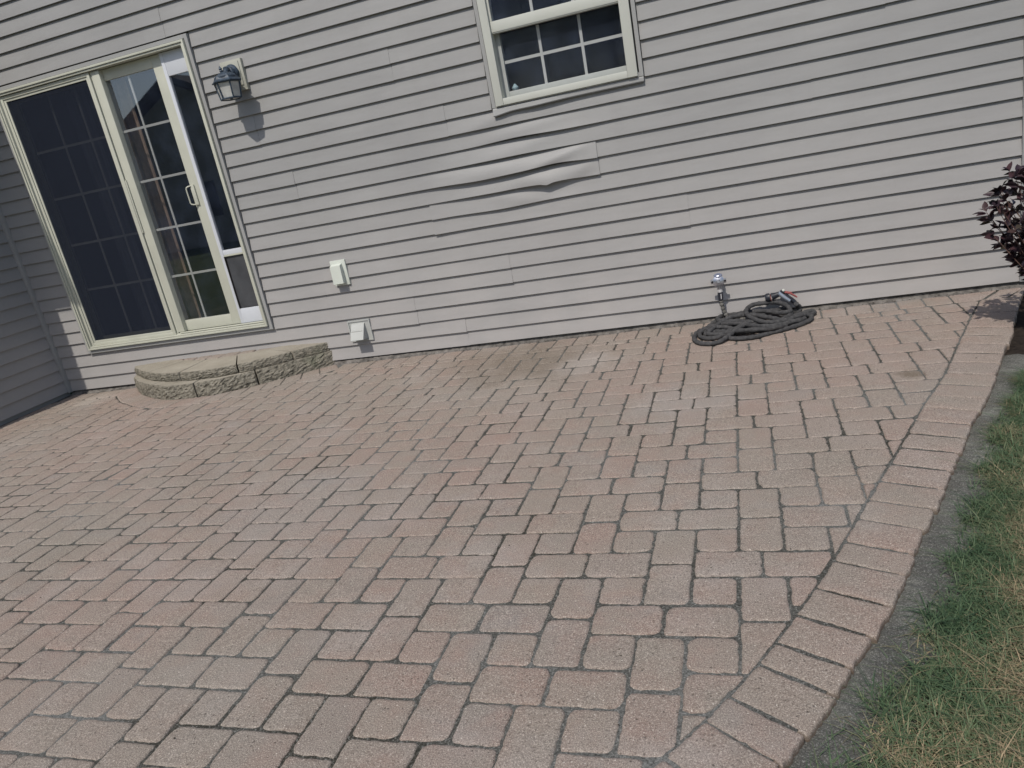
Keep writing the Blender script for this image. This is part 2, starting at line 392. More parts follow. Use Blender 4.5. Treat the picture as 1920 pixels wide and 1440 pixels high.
def offset_poly(pl, d):
    out = []
    for i, (x, y) in enumerate(pl):
        a, b_ = pl[max(i-1, 0)], pl[min(i+1, len(pl)-1)]
        dx, dy = b_[0]-a[0], b_[1]-a[1]; L = math.hypot(dx, dy); out.append((x-dy/L*d, y+dx/L*d))
    return out
# lawn soil sheet right of and in front of the patio, concrete haunch strip, dark bed by the corner
edge_line = [(1.60, .0)]+OUTER+[(-5.7, -4.45)]
b = MB(); n0 = len(edge_line)
far = offset_poly(edge_line, 4.0); far[0] = (5.5, .0); far[-1] = (-5.7, -9)
nearl = offset_poly(edge_line, .10); nearl[-1] = (-5.7, -4.5)
rows = [nearl, offset_poly(edge_line, .45), far]
vs = []; 
for k, r_ in enumerate(rows): vs += [(x, y, (-.045, -.030, -.03)[k]) for x, y in r_]
fs = [(k*n0+i, k*n0+i+1, (k+1)*n0+i+1, (k+1)*n0+i) for k in range(2) for i in range(n0-1)]
b.add(vs, fs); structure(b.build('lawn_ground', M['soil'], fix=True))
b = MB(); a_, c_ = offset_poly(edge_line, -.12), offset_poly(edge_line, .24)
NS = 26; vs = []; fs = []
fa, fc = resample(a_, .02), resample(c_, .02)
K = min(len(fa), len(fc))
K = 420
def along(pl, K):
    L = [0]; 
    for p, q in zip(pl, pl[1:]): L.append(L[-1]+math.hypot(q[0]-p[0], q[1]-p[1]))
    out = []
    for s_ in np.linspace(0, 1, K):
        # parameter by vertex index keeps both sides matched
        f = s_*(len(pl)-1); i = min(int(f), len(pl)-2); u = f-i
        out.append((pl[i][0]*(1-u)+pl[i+1][0]*u, pl[i][1]*(1-u)+pl[i+1][1]*u))
    return out
fa, fc = along(a_, K), along(c_, K); W_ = 12
for i in range(K):
    for j in range(W_):
        u = j/(W_-1); x = fa[i][0]*(1-u)+fc[i][0]*u; y = fa[i][1]*(1-u)+fc[i][1]*u
        z = -.024-.05*max(0, min(1, (y+1.12)/.15))-.034*max(0, (u-.45))/.55 + random.uniform(-.0035, .0035)
        vs.append((x, y, z))
fs = [(i*W_+j, i*W_+j+1, (i+1)*W_+j+1, (i+1)*W_+j) for i in range(K-1) for j in range(W_-1)]
b.add(vs, fs); structure(smooth_angle(b.build('edge_concrete', M['concrete']), 80))
b = MB(); xs = [1.2, 1.45, 1.8, 2.4, 3.2]
vs = []; R_, C_ = 30, 36
for i in range(R_):
    for j in range(C_):
        y = -1.22+i*(1.22+.03)/(R_-1); x0 = 1.55+y*.37; x = x0-.05+j*2.2/(C_-1)
        vs.append((x, y, -.030+random.uniform(-.009, .009)-(.05 if i < 3 else 0)))
b.add(vs, [(i*C_+j, i*C_+j+1, (i+1)*C_+j+1, (i+1)*C_+j) for i in range(R_-1) for j in range(C_-1)])
structure(smooth_angle(b.build('soil_bed', M['mulch']), 80))

# ------------------------------------------------------------------ patio pavers
def clip(poly, p, n):
    out = []
    for i in range(len(poly)):
        a, b_ = poly[i], poly[(i+1) % len(poly)]
        da, db = (a-p).dot(n), (b_-p).dot(n)
        if da >= 0: out.append(a)
        if (da > 0 and db < 0) or (da < 0 and db > 0): out.append(a+(b_-a)*(da/(da-db)))
    return out
def area(poly):
    return .5*abs(sum(poly[i].x*poly[(i+1) % len(poly)].y-poly[(i+1) % len(poly)].x*poly[i].y for i in range(len(poly))))
def ccw(poly):
    s_ = sum(poly[i].x*poly[(i+1) % len(poly)].y-poly[(i+1) % len(poly)].x*poly[i].y for i in range(len(poly)))
    return poly if s_ > 0 else poly[::-1]
def inset(poly, d):
    c = list(poly)
    for i in range(len(poly)):
        a, b_ = poly[i], poly[(i+1) % len(poly)]; e_ = b_-a
        if e_.length < 1e-6: continue
        nrm = Vector((-e_.y, e_.x)).normalized(); c = clip(c, a+nrm*(d if not callable(d) else d()), nrm)
        if len(c) < 3: return []
    return c
def clean(poly, eps=.004):
    out = []
    for p in poly:
        if not out or (p-out[-1]).length > eps: out.append(p)
    if len(out) > 1 and (out[0]-out[-1]).length < eps: out.pop()
    return out
PV = MB()
def stone(poly, z=0.0, gap=.0014, rad=None, depth=.032, mb=None, jit=.0019, mi=0):
    mb = mb or PV
    poly = clean(inset(ccw(clean(poly)), lambda: random.choice((.6, .8, 1.0, 1.3, 1.9))*gap))
    if len(poly) < 3 or area(poly) < .0006: return
    pts = []
    n = len(poly); rads = []
    for i in range(n):
        p0, p, p1 = poly[i-1], poly[i], poly[(i+1) % n]
        a, c = (p0-p), (p1-p); ang = a.angle(c)
        r = (rad if rad is not None else random.choice((.010, .014, .018, .022, .027, .032)))
        r = min(r, a.length*.42, c.length*.42)
        if ang < 1.0: r *= .3
        elif ang > 2.5: r = min(r, .004)
        rads.append(r)
    for i in range(n):
        p0, p, p1 = poly[i-1], poly[i], poly[(i+1) % n]
        a, c = (p0-p), (p1-p); r = rads[i]
        A, C = p+a.normalized()*r, p+c.normalized()*r
        for t in (0, .33, .67, 1):
            pts.append(A*(1-t)**2+p*2*t*(1-t)+C*t*t)
        # edge subdivisions towards the next corner
        nA = p1-c.normalized()*rads[(i+1) % n]; L = (nA-C).length; k = int(L/.014)
        for q in range(1, k): pts.append(C.lerp(nA, q/k))
    cen = sum(pts, Vector((0, 0)))/len(pts); out = []
    for i, p in enumerate(pts):
        d = (p-cen); out.append(p+d.normalized()*(random.uniform(-jit*2.4, jit)-(random.random() < .06)*random.uniform(.001, .005)))
    tx, ty = random.gauss(0, .006), random.gauss(0, .006); dz = z+random.gauss(0, .0011)
    vs = []; m_ = len(out)
    for (ins, zz, jk) in ((0, -depth, 1), (0, -.0065, 1), (.0022, -.0028, .6), (.0058, -.0006, .25), (.012, 0, 0)):
        for p, ps in zip(out, pts):
            p = ps.lerp(p, jk); d = cen-p; L = d.length; q = p+d*min(ins*1.25/max(L, .02), .6)
            zt = dz+(q.x-cen.x)*tx+(q.y-cen.y)*ty
            vs.append((q.x, q.y, (zt+zz) if zz > -.02 else z+zz))
    fs = [(r_*m_+i, r_*m_+(i+1) % m_, (r_+1)*m_+(i+1) % m_, (r_+1)*m_+i) for r_ in range(4) for i in range(m_)]
    fs.append(tuple(range(4*m_, 5*m_)))
    mb.add(vs, fs, mi)

STEP_LOW = [(-4.875, 0), (-4.80, -.115), (-4.622, -.262), (-4.395, -.39), (-4.164, -.492), (-3.94, -.505), (-3.724, -.470), (-3.53, -.38), (-3.334, -.255), (-3.15, -.12), (-2.985, 0)]
RING = [(x, y) for x, y in offset_poly(STEP_LOW[::-1], .0)]
def grow(pl, d):
    c = Vector((-3.95, .12)); out = []
    for i, p in enumerate(pl):
        a, b_ = Vector(pl[max(i-1, 0)]), Vector(pl[min(i+1, len(pl)-1)]); e_ = b_-a
        nrm = Vector((e_.y, -e_.x)).normalized()
        if nrm.dot(Vector(p)-c) < 0: nrm = -nrm
        q = Vector(p)+nrm*d; out.append((q.x, min(q.y, 0)))
    return out
STEP_OUT = grow(STEP_LOW, .175)
def inside_line(poly_line, p):
    # inside region bounded by polyline and y=0
    pts = list(poly_line)+[(poly_line[-1][0], .5), (poly_line[0][0], .5)]; c = False
    for i in range(len(pts)):
        (x1, y1), (x2, y2) = pts[i-1], pts[i]
        if (y1 > p.y) != (y2 > p.y) and p.x < (x2-x1)*(p.y-y1)/(y2-y1)+x1: c = not c
    return c
def place(rect, ybase=-.217):
    q = [p+Vector((random.gauss(0, .0010), random.gauss(0, .0010))) for p in rect]
    q = clip(q, Vector((0, ybase)), Vector((0, -1)))
    q = clip(q, Vector((-5.63, 0)), Vector((1, 0))) if len(q) > 2 else q
    if len(q) < 3: return
    for _ in range(3):
        worst = None
        for p in q:
            best = None
            for a, c in zip(INNER, INNER[1:]):
                a, c = Vector(a), Vector(c); d = c-a; L = (a+d*max(0, min(1, (p-a).dot(d)/d.dot(d)))-p).length
                if best is None or L < best[0]: best = (L, a, d)
            L, a, d = best; nrm = Vector((d.y, -d.x)).normalized()
            if nrm.dot(Vector((-3, -1))-a) < 0: nrm = -nrm
            sgn = (p-a).dot(nrm)
            if sgn < -1e-4 and (worst is None or sgn < worst[0]): worst = (sgn, a, nrm)
        if worst is None: break
        q = clip(q, worst[1], worst[2])
        if len(q) < 3: return
    q = clip(q, Vector((0, -4.23)), Vector((0, 1)))
    if len(q) < 3: return
    cen = sum(q, Vector((0, 0)))/len(q)
    flags = [inside_line(STEP_OUT, p) for p in q]
    if all(flags): return
    if any(flags) or inside_line(STEP_OUT, cen):
        best = None
        for a, c in zip(STEP_OUT, STEP_OUT[1:]):
            a, c = Vector(a), Vector(c); d = c-a
            if d.length < .01: continue
            nrm = Vector((d.y, -d.x)).normalized()
            if nrm.dot(a-Vector((-3.95, .2))) < 0: nrm = -nrm
            s_ = (cen-a).dot(nrm)
            if best is None or s_ > best[0]: best = (s_, a, nrm)
        q = clip(q, best[1], best[2])
        if len(q) < 3: return
    stone(q)
AFF = ((.00699, .134422, .00222), (-2.21526, -.001689, .136559))
def cell(a0, a1, v0, v1):
    place([Vector((AFF[0][0]+AFF[0][1]*a+AFF[0][2]*v, AFF[1][0]+AFF[1][1]*a+AFF[1][2]*v)) for a, v in ((a0, v0), (a1, v0), (a1, v1), (a0, v1))])
for i in range(-24, 8):
    xc = i*2
    for j in range(-6, 8):
        v0 = j*4-4+(2 if i % 2 else 0)
        cell(xc-.5, xc+.5, v0, v0+1.5); cell(xc-.5, xc+.5, v0+1.5, v0+3)
        cell(xc-1.5, xc, v0+3, v0+4); cell(xc, xc+1.5, v0+3, v0+4)
        cell(xc+.5, xc+1.5, v0, v0+1); cell(xc+.5, xc+1.5, v0+2, v0+3)
# soldier row along the wall
x = 1.323
k = 0
while x > -5.65:
    x2 = x-.1408
    q = [Vector((x2-.010, -.215)), Vector((x-.010, -.215)), Vector((x, -.028+random.uniform(-.008, .004))), Vector((x2, -.028+random.uniform(-.008, .004)))]
    if k == 0: q = [Vector((x2-.010, -.215)), Vector((1.305, -.212)), Vector((1.44, -.03)), Vector((x2, -.024))]
    cen = sum(q, Vector((0, 0)))/4
    if not inside_line(grow(STEP_LOW, .11), cen) and cen.x > -5.6: stone(q, rad=.018)
    x = x2; k += 1
stone([Vector((1.45, -.03)), Vector((1.318, -.212)), Vector((1.43, -.215)), Vector((1.56, -.05)), Vector((1.555, -.03))])
stone([Vector((1.44, -.218)), Vector((1.50, -.225)), Vector((1.60, -.02)), Vector((1.565, -.04))])
# ring of cut pavers fanned round the step
def at_s(pl, s_):
    L = [0]
    for p, q in zip(pl, pl[1:]): L.append(L[-1]+math.hypot(q[0]-p[0], q[1]-p[1]))
    t = s_*L[-1]
    for i in range(len(pl)-1):
        if t <= L[i+1]+1e-9:
            u = (t-L[i])/(L[i+1]-L[i]); return Vector(pl[i])*(1-u)+Vector(pl[i+1])*u
NR = 17
for i in range(NR):
    a, b_, c, d = at_s(STEP_LOW, i/NR), at_s(STEP_LOW, (i+1)/NR), at_s(STEP_OUT, (i+1)/NR), at_s(STEP_OUT, i/NR)
    stone([a, b_, c, d], rad=.008)
# soldier border along the curve
seg_in, seg_out = along(INNER, 2000), along(OUTER, 2000)
s_acc = 0; start = 0; wanted = .14; idx = 0
seq = [.12, .13, .125, .14, .13, .135, .14, .13, .15, .135, .14, .135, .14, .12, .13, .145, .14, .135, .13, .14, .11, .145, .135, .125, .092, .135, .095, .135, .09, .135, .09, .13]
si = 0
for i in range(1, 2000):
    s_acc += math.hypot(seg_in[i][0]-seg_in[i-1][0], seg_in[i][1]-seg_in[i-1][1])
    if s_acc >= (seq[si] if si < len(seq) else .10) or i == 1999:
        a, b_ = Vector(seg_in[start]), Vector(seg_in[i]); c, d = Vector(seg_out[i]), Vector(seg_out[start])
        e1 = random.uniform(-.004, .006)*(c-b_).normalized()
        stone([a, b_, c+e1, d+e1], rad=random.choice((.005, .010, .018)), depth=.06, gap=.0018)
        start = i; s_acc = 0; si += 1
# border along the near edge, beyond the frame
for i in range(26):
    x0 = -1.8-i*.145; stone([Vector((x0-.145, -4.43)), Vector((x0, -4.43)), Vector((x0, -4.235)), Vector((x0-.145, -4.235))], depth=.06)
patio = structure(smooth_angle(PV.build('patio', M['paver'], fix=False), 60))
# sand bed showing in the joints
def sand_poly():
    inn = OUTER
    return [(-5.65, .03), (1.56, .03)]+[(p[0], p[1]) for p in offset_poly(inn, -.02)]+[(-5.65, -4.41)]
b = MB(); b.add([(x, y, -.0042) for x, y in sand_poly()], [tuple(range(len(sand_poly())))])
joint = structure(b.build('joint_sand', M['sand'], fix=False))
# flip up if needed
# ------------------------------------------------------------------ house
house = thing('house', 'grey vinyl sided house wall with sliding door and double hung window', 'house', (-2, 0, 0))
E_, Z0 = .1016, .03
XL, XR = -5.65, 1.56
SEAMS = {14: [(-1.705, 0)], 8: [(-1.947, -1)], 10: [(-.758, 1)], 4: [(-1.458, 0)], 12: [(-2.913, 0), (.507, 0)], 6: [(-.243, 0)], 0: [(-1.867, 0)], 2: [(-2.22, 0)], 16: [(-3.1, 0), (.9, 0)], 18: [(-2.0, 0)], 20: [(.2, 0)], 24: [(-3.6, 0)], 26: [(-2.1, 0)]}
def G_(x, c, s_): return math.exp(-((x-c)/s_)**2)
def warp(n, X):
    """outward (towards -y) and upward shift of the lower edge of course n"""
    o = zt = 0.0
    if n == 14: o = .007*G_(X, -1.45, .35)
    if n == 13: o, zt = .014*G_(X, -1.15, .30), .010*G_(X, -1.25, .22)
    if n == 12: o, zt = .019*G_(X, -1.35, .36), .004*G_(X, -1.2, .3)
    if n == 11: o, zt = .032*G_(X, -1.25, .36)+.010*G_(X, -1.68, .2), -.008*G_(X, -1.55, .2)+.013*G_(X, -1.02, .16)
    if n == 10: o, zt = .013*G_(X, -1.40, .33)+.024*G_(X, -1.09, .13), .003*G_(X, -1.28, .12)-.010*G_(X, -1.105, .030)+.004*G_(X, -.98, .09)
    if n == 9: o, zt = .010*G_(X, -1.35, .3), -.009*G_(X, -1.45, .25)
    if n == 8: o = .004*G_(X, -1.3, .3)
    if n == 15: o = .004*G_(X, -1.45, .3)
    if X > -.757 and n in (10, 11): o = zt = 0
    return o, zt
def ripple(n, t, X):
    r = 0.0
    if n == 11: r = .010*math.sin(math.pi*t)*G_(X, -1.45, .3)+.016*math.sin(math.pi*t)*G_(X, -1.00+.20*(t-.4), .10)
    if n == 10: r = .012*math.sin(math.pi*t)*G_(X, -1.15, .2)+.007*math.sin(math.pi*t)*G_(X, -.92+.1*t, .07)
    if n in (12, 13): r = .006*math.sin(math.pi*t)*G_(X, -1.35+.25*t, .2)
    if n == 9: r = .008*math.sin(math.pi*t)*G_(X, -1.25-.2*t, .14)-.004*math.sin(math.pi*t)*G_(X, -1.0, .12)
    if n == 14: r = .006*math.sin(math.pi*t)*G_(X, -1.5+.3*t, .15)
    if X > -.757 and n in (10, 11): r = 0
    return r
def siding_course(mb, n, xa, xb, T, wall_main=True, dy0=0.0, dz0=0.0, lap=None):
    dy, dz = dy0, dz0
    xs = [xa]; x = xa
    while x < xb-1e-6:
        fine = wall_main and 7 <= n <= 16 and -2.2 < x < -.45
        x = min(xb, x+(.016 if fine else .15)); xs.append(x)
    if len(xs) > 2 and xs[-1]-xs[-2] < .004: xs.pop(-2)
    ts = [0, .02, .12, .3, .5, .7, .85, 1.03]
    rows = []
    ph = n*1.7+dy0*900
    for X in xs:
        if lap is not None:
            k_ = math.exp(-abs(X-lap)/.30); dy, dz = dy0*k_, dz0*k_
        o, zt = warp(n, X) if wall_main else (0, 0)
        wv = .0011*math.sin(X*2.1+ph)+.0007*math.sin(X*5.3+ph*2)
        zb = Z0+n*E_+zt+dz
        col = [(X, -.0015, zb+.003+.0), (X, -.0160-o-wv+dy+.0018, zb)]
        for t in ts:
            f = max(0, 1-t)
            yy = -.0160*(1-t*.95)-(o)*(f**.9)-wv*f+dy-(ripple(n, min(t, 1), X) if wall_main else 0)
            zz = Z0+n*E_+dz*f+zt*f+E_*t+(.0022 if t == 0 else 0)
            col.append((X, yy, zz))
        rows.append(col)
    m_ = len(rows[0]); vs = [T(p) for c in rows for p in c]
    fs = [(i*m_+j, (i+1)*m_+j, (i+1)*m_+j+1, i*m_+j+1) for i in range(len(rows)-1) for j in range(m_-1)]
    # end edges folded back so a lapped seam shows its thickness
    o0 = len(vs)
    for c in (rows[0], rows[-1]): vs += [T((p[0], p[1]+.0035, p[2])) for p in c]
    L_ = (len(rows)-1)*m_
    fs += [(j+1, j, o0+j, o0+j+1) for j in range(m_-1)]+[(L_+j, L_+j+1, o0+m_+j+1, o0+m_+j) for j in range(m_-1)]
    mb.add(vs, fs)
sd = MB(); ident = lambda p: p
holes = [(-5.262, -3.428, 3, 23), (-1.372, -.418, 15, 29)]
for n in range(0, 52):
    cuts = [(XL+.03, XR)]
    for (a, c, n0_, n1_) in [(h[0]-.011, h[1]+.009, h[2], h[3]) for h in holes]:
        if n0_ <= n <= n1_:
            cuts = [s2 for (p, q) in cuts for s2 in (((p, a), (c, q)) if p < a and q > c else ((p, q),))]
    k2 = n-n % 2
    for (p, q) in cuts:
        pts = [(x_, kk) for x_, kk in SEAMS.get(k2, []) if p+.02 < x_ < q-.02]
        pts.sort(); prev = p; lay = random.uniform(-.0004, .0004); first = True; nxt_prev = 0
        for (x_, kk) in pts:
            # kk=1: left panel laps over the right, -1: right over left, 0: slight lap
            dl = {1: (-.007, 0), -1: (0, -.007), 0: (-.0026, 0)}[kk]
            siding_course(sd, n, prev, x_+(.0 if kk >= 0 else .004), ident, True, dl[0] if first else nxt_prev, (-.004, -.0018)[kk == 0] if kk >= 0 else 0, x_ if kk >= 0 else None)
            prev = x_-(.004 if kk >= 0 else 0); first = False; nxt = dl[1]
            if kk == -1:
                siding_course(sd, n, prev, q, ident, True, -.007, -.004, x_); prev = None; break
        if prev is not None: siding_course(sd, n, prev, q, ident, True, 0 if pts else lay)
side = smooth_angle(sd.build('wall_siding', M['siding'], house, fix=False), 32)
side['label'] = 'grey horizontal lap siding, buckled and wavy below the window'
# sheathing with openings, foundation
b = MB()
for (xa, xb, za, zb) in ((-5.65, 1.64, -.1, .36), (-5.65, -5.25, .36, 2.44), (-3.44, 1.64, .36, 1.53), (-3.44, -1.36, 1.53, 2.44), (-.43, 1.64, 1.53, 2.44), (-5.65, -1.36, 2.44, 3.0), (-.43, 1.64, 2.44, 3.0), (-5.65, 1.64, 3.0, 5.35)):
    b.box(xa, xb, .009, .15, za, zb)
b.build('wall_sheathing', M['mortar'], house)
# ledge of rough mortar under the siding
b = MB(); K = 420; vs = []; fs = []
for i in range(K):
    X = -5.63+i*(1.60+5.63)/(K-1)
    hgt = .010+.010*math.sin(X*1.7)+random.uniform(-.004, .004)
    if X > .55: hgt -= .012
    vs += [(X, .010, .026), (X, -.004+random.uniform(-.003, .003), max(hgt, .0)), (X, -.016+random.uniform(-.004, .003), max(hgt*.6, -.004)-.002), (X, -.032, -.007)]
fs = [(i*4+j, (i+1)*4+j, (i+1)*4+j+1, i*4+j+1) for i in range(K-1) for j in range(3)]
b.add(vs, fs); b.build('foundation_ledge', M['mortar'], house)
# other faces of the body: right gable side, back, roof
b = MB(); b.box(1.65, 1.80, .0, 8, -.1, 5.35); b.box(-11, 1.80, 8, 8.15, -.1, 5.35); b.build('far_wall', M['siding'], house)
b = MB(); b.prism([(-.35, 5.30), (4.1, 7.3), (8.5, 5.30), (8.5, 5.36), (4.1, 7.42), (-.35, 5.42)], 'x', -11.2, 2.1); b.build('roof', M['roof'], house)
# wing that comes forward at the left
WL_, WH = 1.30, 2.78
wm = MB()
def T_left(p): return (XL-p[1], -p[0], p[2])      # local x -> -y world, wall faces +x
for n in range(0, 27): siding_course(wm, n, .03, WL_, T_left, False)
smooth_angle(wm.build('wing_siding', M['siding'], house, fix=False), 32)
b = MB(); b.box(-11, XL-.009, -WL_-.01, .0, -.1, WH+.06); b.build('wing_body', M['trim'], house)
b = MB(); b.prism([(-WL_-.15, WH), (.0, WH), (.0, WH+.5), (-WL_-.15, WH+.10)], 'x', -11, XL+.27); b.build('wing_roof', M['roof'], house)
# corner posts
b = MB(); b.box(XL-.001, XL+.042, -.040, .004, .025, 5.3, bev=.003); smooth_angle(b.build('corner_post', M['trim'], house))
b = MB(); b.box(XR-.005, XR+.105, -.022, .008, .028, 5.3, bev=.003); b.box(XR+.075, XR+.105, .009, .1, .028, 5.3); smooth_angle(b.build('corner_post', M['trim'], house))

def frame(mb, x0, x1, z0, z1, t, y0, y1, mi=0, tb=None, tt=None, bev=.0):
    """rectangular ring: outer x0..x1,z0..z1, member width t"""
    tb = t if tb is None else tb; tt = t if tt is None else tt
    mb.box(x0, x0+t, y0, y1, z0, z1, mi, bev); mb.box(x1-t, x1, y0, y1, z0, z1, mi, bev)
    mb.box(x0+t, x1-t, y0+.0006, y1, z0, z0+tb, mi, bev); mb.box(x0+t, x1-t, y0+.0006, y1, z1-tt, z1, mi, bev)
def quad_y(mb, x0, x1, z0, z1, y, mi=0): mb.add([(x0, y, z0), (x1, y, z0), (x1, y, z1), (x0, y, z1)], [(0, 1, 2, 3)], mi)

# ---- sliding door
b = MB()
frame(b, -5.267, -3.425, .340, 2.457, .0265, -.029, .009, bev=.002)         # siding coloured channel
door = b.build('sliding_door', M['trim'], house); door['label'] = 'almond framed sliding patio door with screen, grid panes and narrow pet door panel'
def sub(mb, name, mt, sm=True, **k):
    o = mb.build(name, mt, **k); put(o, door)
    if sm: smooth_angle(o, 35)
    return o
b = MB()
frame(b, -5.236, -3.456, .371, 2.426, .0145, -.046, .10, bev=.002)
frame(b, -5.2195, -3.4725, .3875, 2.4095, .0135, -.038, .10, tb=.012, bev=.002)
b.box(-5.206, -3.486, -.012, .10, .386, .404, bev=.002)
b.box(-4.29, -3.486, -.024, .0, .404, .412, bev=.001)
sub(b, 'door_frame', M['cream'])
b = MB()
frame(b, -5.204, -4.330, .400, 2.392, .0235, -.022, -.002, bev=.003)
frame(b, -5.1803, -4.3537, .4237, 2.3683, .0180, -.015, -.003, bev=.002)
b.box(-4.3285, -4.318, -.020, .01, 1.22, 1.62, bev=.002)
sub(b, 'screen_frame', M['cream'])
b = MB(); quad_y(b, -5.165, -4.370, .439, 2.353, -.008); sub(b, 'insect_screen', M['screen'], False)
b = MB()
b.box(-4.314, -4.247, -.014, .075, .414, 2.392, bev=.006)
b.box(-4.3255, -4.3155, -.0095, .04, .404, 2.392)
sub(b, 'centre_stile', M['cream'])
b = MB()   # right, inner sliding panel
b.box(-3.806, -3.7235, .022, .060, .412, 2.392, bev=.002); b.box(-4.25, -3.8062, .0225, .060, .412, .4955, bev=.002); b.box(-4.25, -3.8062, .0225, .060, 2.316, 2.392, bev=.002)
sub(b, 'panel_frame', M['cream'])
b = MB()
for z_ in (1.957, 1.588, 1.222, .853): b.box(-4.247, -3.806, .0372, .0428, z_-.0085, z_+.0085)
for x_ in (-4.048,): b.box(x_-.008, x_+.008, .0365, .0435, .4955, 2.316)
sub(b, 'muntin_grid', M['white'])
b = MB(); quad_y(b, -4.248, -3.805, .494, 2.318, .0330); sub(b, 'door_pane', M['glass_door'], False)
b = MB()   # fixed panel behind the screen
frame(b, -5.203, -4.30, .404, 2.392, .052, .066, .095)
sub(b, 'panel_frame', M['cream_dark'])
b = MB()
for z_ in (1.961, 1.600, 1.228, .857): b.box(-5.15, -4.352, .0792, .0848, z_-.009, z_+.009)
for x_ in (-4.856, -4.595): b.box(x_-.008, x_+.008, .078, .086, .456, 2.34)
sub(b, 'muntin_grid', M['white'])
b = MB(); quad_y(b, -5.152, -4.351, .455, 2.341, .0735); sub(b, 'door_pane', M['glass'], False)
b = MB()   # pet door insert
b.box(-3.7215, -3.694, .012, .040, .412, 2.392, bev=.002)
b.box(-3.6938, -3.4865, .014, .040, 2.236, 2.392, bev=.002)
b.box(-3.6938, -3.4865, .014, .040, .948, .984, bev=.002)
b.box(-3.6938, -3.4865, .010, .040, .412, .527, bev=.003)
b.box(-3.4915, -3.4866, .0135, .040, .527, .948)
insert = sub(b, 'pet_door_panel', M['bright'])
b = MB(); b.box(-3.690, -3.490, .008, .020, .936, .9475, bev=.001); sub(b, 'pet_flap_header', M['cream'])
b = MB()
vs = []; 
for i in range(13):
    for j in range(22):
        u, v_ = i/12, j/21; vs.append((-3.686+u*.197, .022-.006*math.sin(v_*2.6)+.003*math.sin(u*5+v_*3)*v_, .935-v_*.402))
b.add(vs, [(i*22+j, i*22+j+1, (i+1)*22+j+1, (i+1)*22+j) for i in range(12) for j in range(21)])
sub(b, 'pet_flap', M['flap'])
b = MB(); b.box(-3.6935, -3.688, .006, .03, .53, .936); sub(b, 'pet_flap_gasket', M['gasket'])
b = MB(); quad_y(b, -3.695, -3.4866, .983, 2.237, .026); sub(b, 'door_pane', M['glass_door'], False)
b = MB()   # pull handle
b.box(-3.800, -3.768, .010, .022, 1.345, 1.492, bev=.003)
pts = [(-3.790, .014, 1.486), (-3.806, .000, 1.484), (-3.820, -.006, 1.479), (-3.824, -.008, 1.468), (-3.824, -.008, 1.368), (-3.820, -.006, 1.356), (-3.806, .000, 1.351), (-3.790, .014, 1.349)]
b.tube(pts, .0052, 8); sub(b, 'door_handle', M['cream'])
# room and curtains behind the door
def inward_room(x0, x1, y0, y1, z0, z1, name, mats):
    q = MB(); q.add([(x, y, z) for z in (z0, z1) for y in (y0, y1) for x in (x0, x1)], [(0, 1, 3, 2)], 1)
    q.add([(x, y, z) for z in (z0, z1) for y in (y0, y1) for x in (x0, x1)], [(4, 6, 7, 5), (2, 3, 7, 6), (0, 2, 6, 4), (1, 5, 7, 3)], 0)
    return q.build(name, mats, house, fix=False)
inward_room(-5.60, -3.10, .151, 3.6, .36, 2.75, 'room_interior', [M['room'], M['room_floor']])
inward_room(-2.4, .4, .151, 3.4, .4, 3.4, 'room_interior', [M['room'], M['room_floor']])
def curtain(x0, x1, y, z0, z1, name, mt, folds, amp=.02):
    q = MB(); n = folds*10; vs = []
    for i in range(n+1):
        X = x0+(x1-x0)*i/n; Y = y+amp*math.sin(i/10*2*math.pi)+.3*amp*math.sin(i*.37)
        for z_ in (z0, z1): vs.append((X, Y+(z1-z_)*.004*math.sin(i), z_))
    q.add(vs, [(i*2, i*2+2, i*2+3, i*2+1) for i in range(n)]); return smooth_angle(q.build(name, mt, house, fix=False), 80)
curtain(-4.42, -4.205, .19, .40, 2.40, 'curtain', M['brown'], 3)
curtain(-4.86, -4.66, .24, .40, 2.40, 'curtain', M['voile'], 4, .015)

# ---- double hung window
b = MB()
frame(b, -1.375, -.413, 1.560, 2.96, .0245, -.030, .009, bev=.002)
# lower run of the channel, drooping and curled at its left end
vs = []; K = 60
for i in range(K):
    u = i/(K-1); X = -1.372+u*(.957)
    d = -.018*math.exp(-(u/.10)**2)-.006*math.exp(-((u-.25)/.18)**2); o = .012*math.exp(-(u/.12)**2)+.008*math.exp(-((u-.3)/.2)**2)
    zt = 1.560-.002; zb = 1.527+d
    vs += [(X, .008, zt), (X, -.028, zt), (X, -.030-o*.5, zt-.008), (X, -.030-o, zb+.006), (X, -.026-o, zb), (X, -.003, zb+.004)]
b.add(vs, [(i*6+j, (i+1)*6+j, (i+1)*6+j+1, i*6+j+1) for i in range(K-1) for j in range(5)]+[(0, 1, 2, 3, 4, 5), tuple(range(K*6-1, K*6-7, -1))])
win = b.build('window', M['trim'], house); win['label'] = 'double hung window with white grid and a sagging trim strip below'
def subw(mb, name, mt, sm=True, **k):
    o = mb.build(name, mt, **k); put(o, win)
    if sm: smooth_angle(o, 35)
    return o
b = MB()
b.box(-1.345, -1.293, -.046, .09, 1.566, 2.93, bev=.003); b.box(-.505, -.446, -.046, .09, 1.566, 2.93, bev=.003)
b.box(-1.2928, -.5052, -.044, .09, 1.5665, 1.606, bev=.003); b.box(-1.2928, -.5052, -.044, .09, 2.88, 2.93, bev=.003)
b.box(-1.349, -.442, -.033, .06, 1.5612, 1.5645)
subw(b, 'window_frame', M['white'])
b = MB()
b.box(-1.2925, -.5055, -.024, .040, 1.990, 2.052, bev=.002); b.box(-1.2925, -1.279, -.022, .010, 2.0525, 2.879); b.box(-.519, -.5055, -.022, .010, 2.0525, 2.879)
b.box(-1.2925, -.5055, -.020, .03, 1.984, 1.9895)
subw(b, 'upper_sash', M['white'])
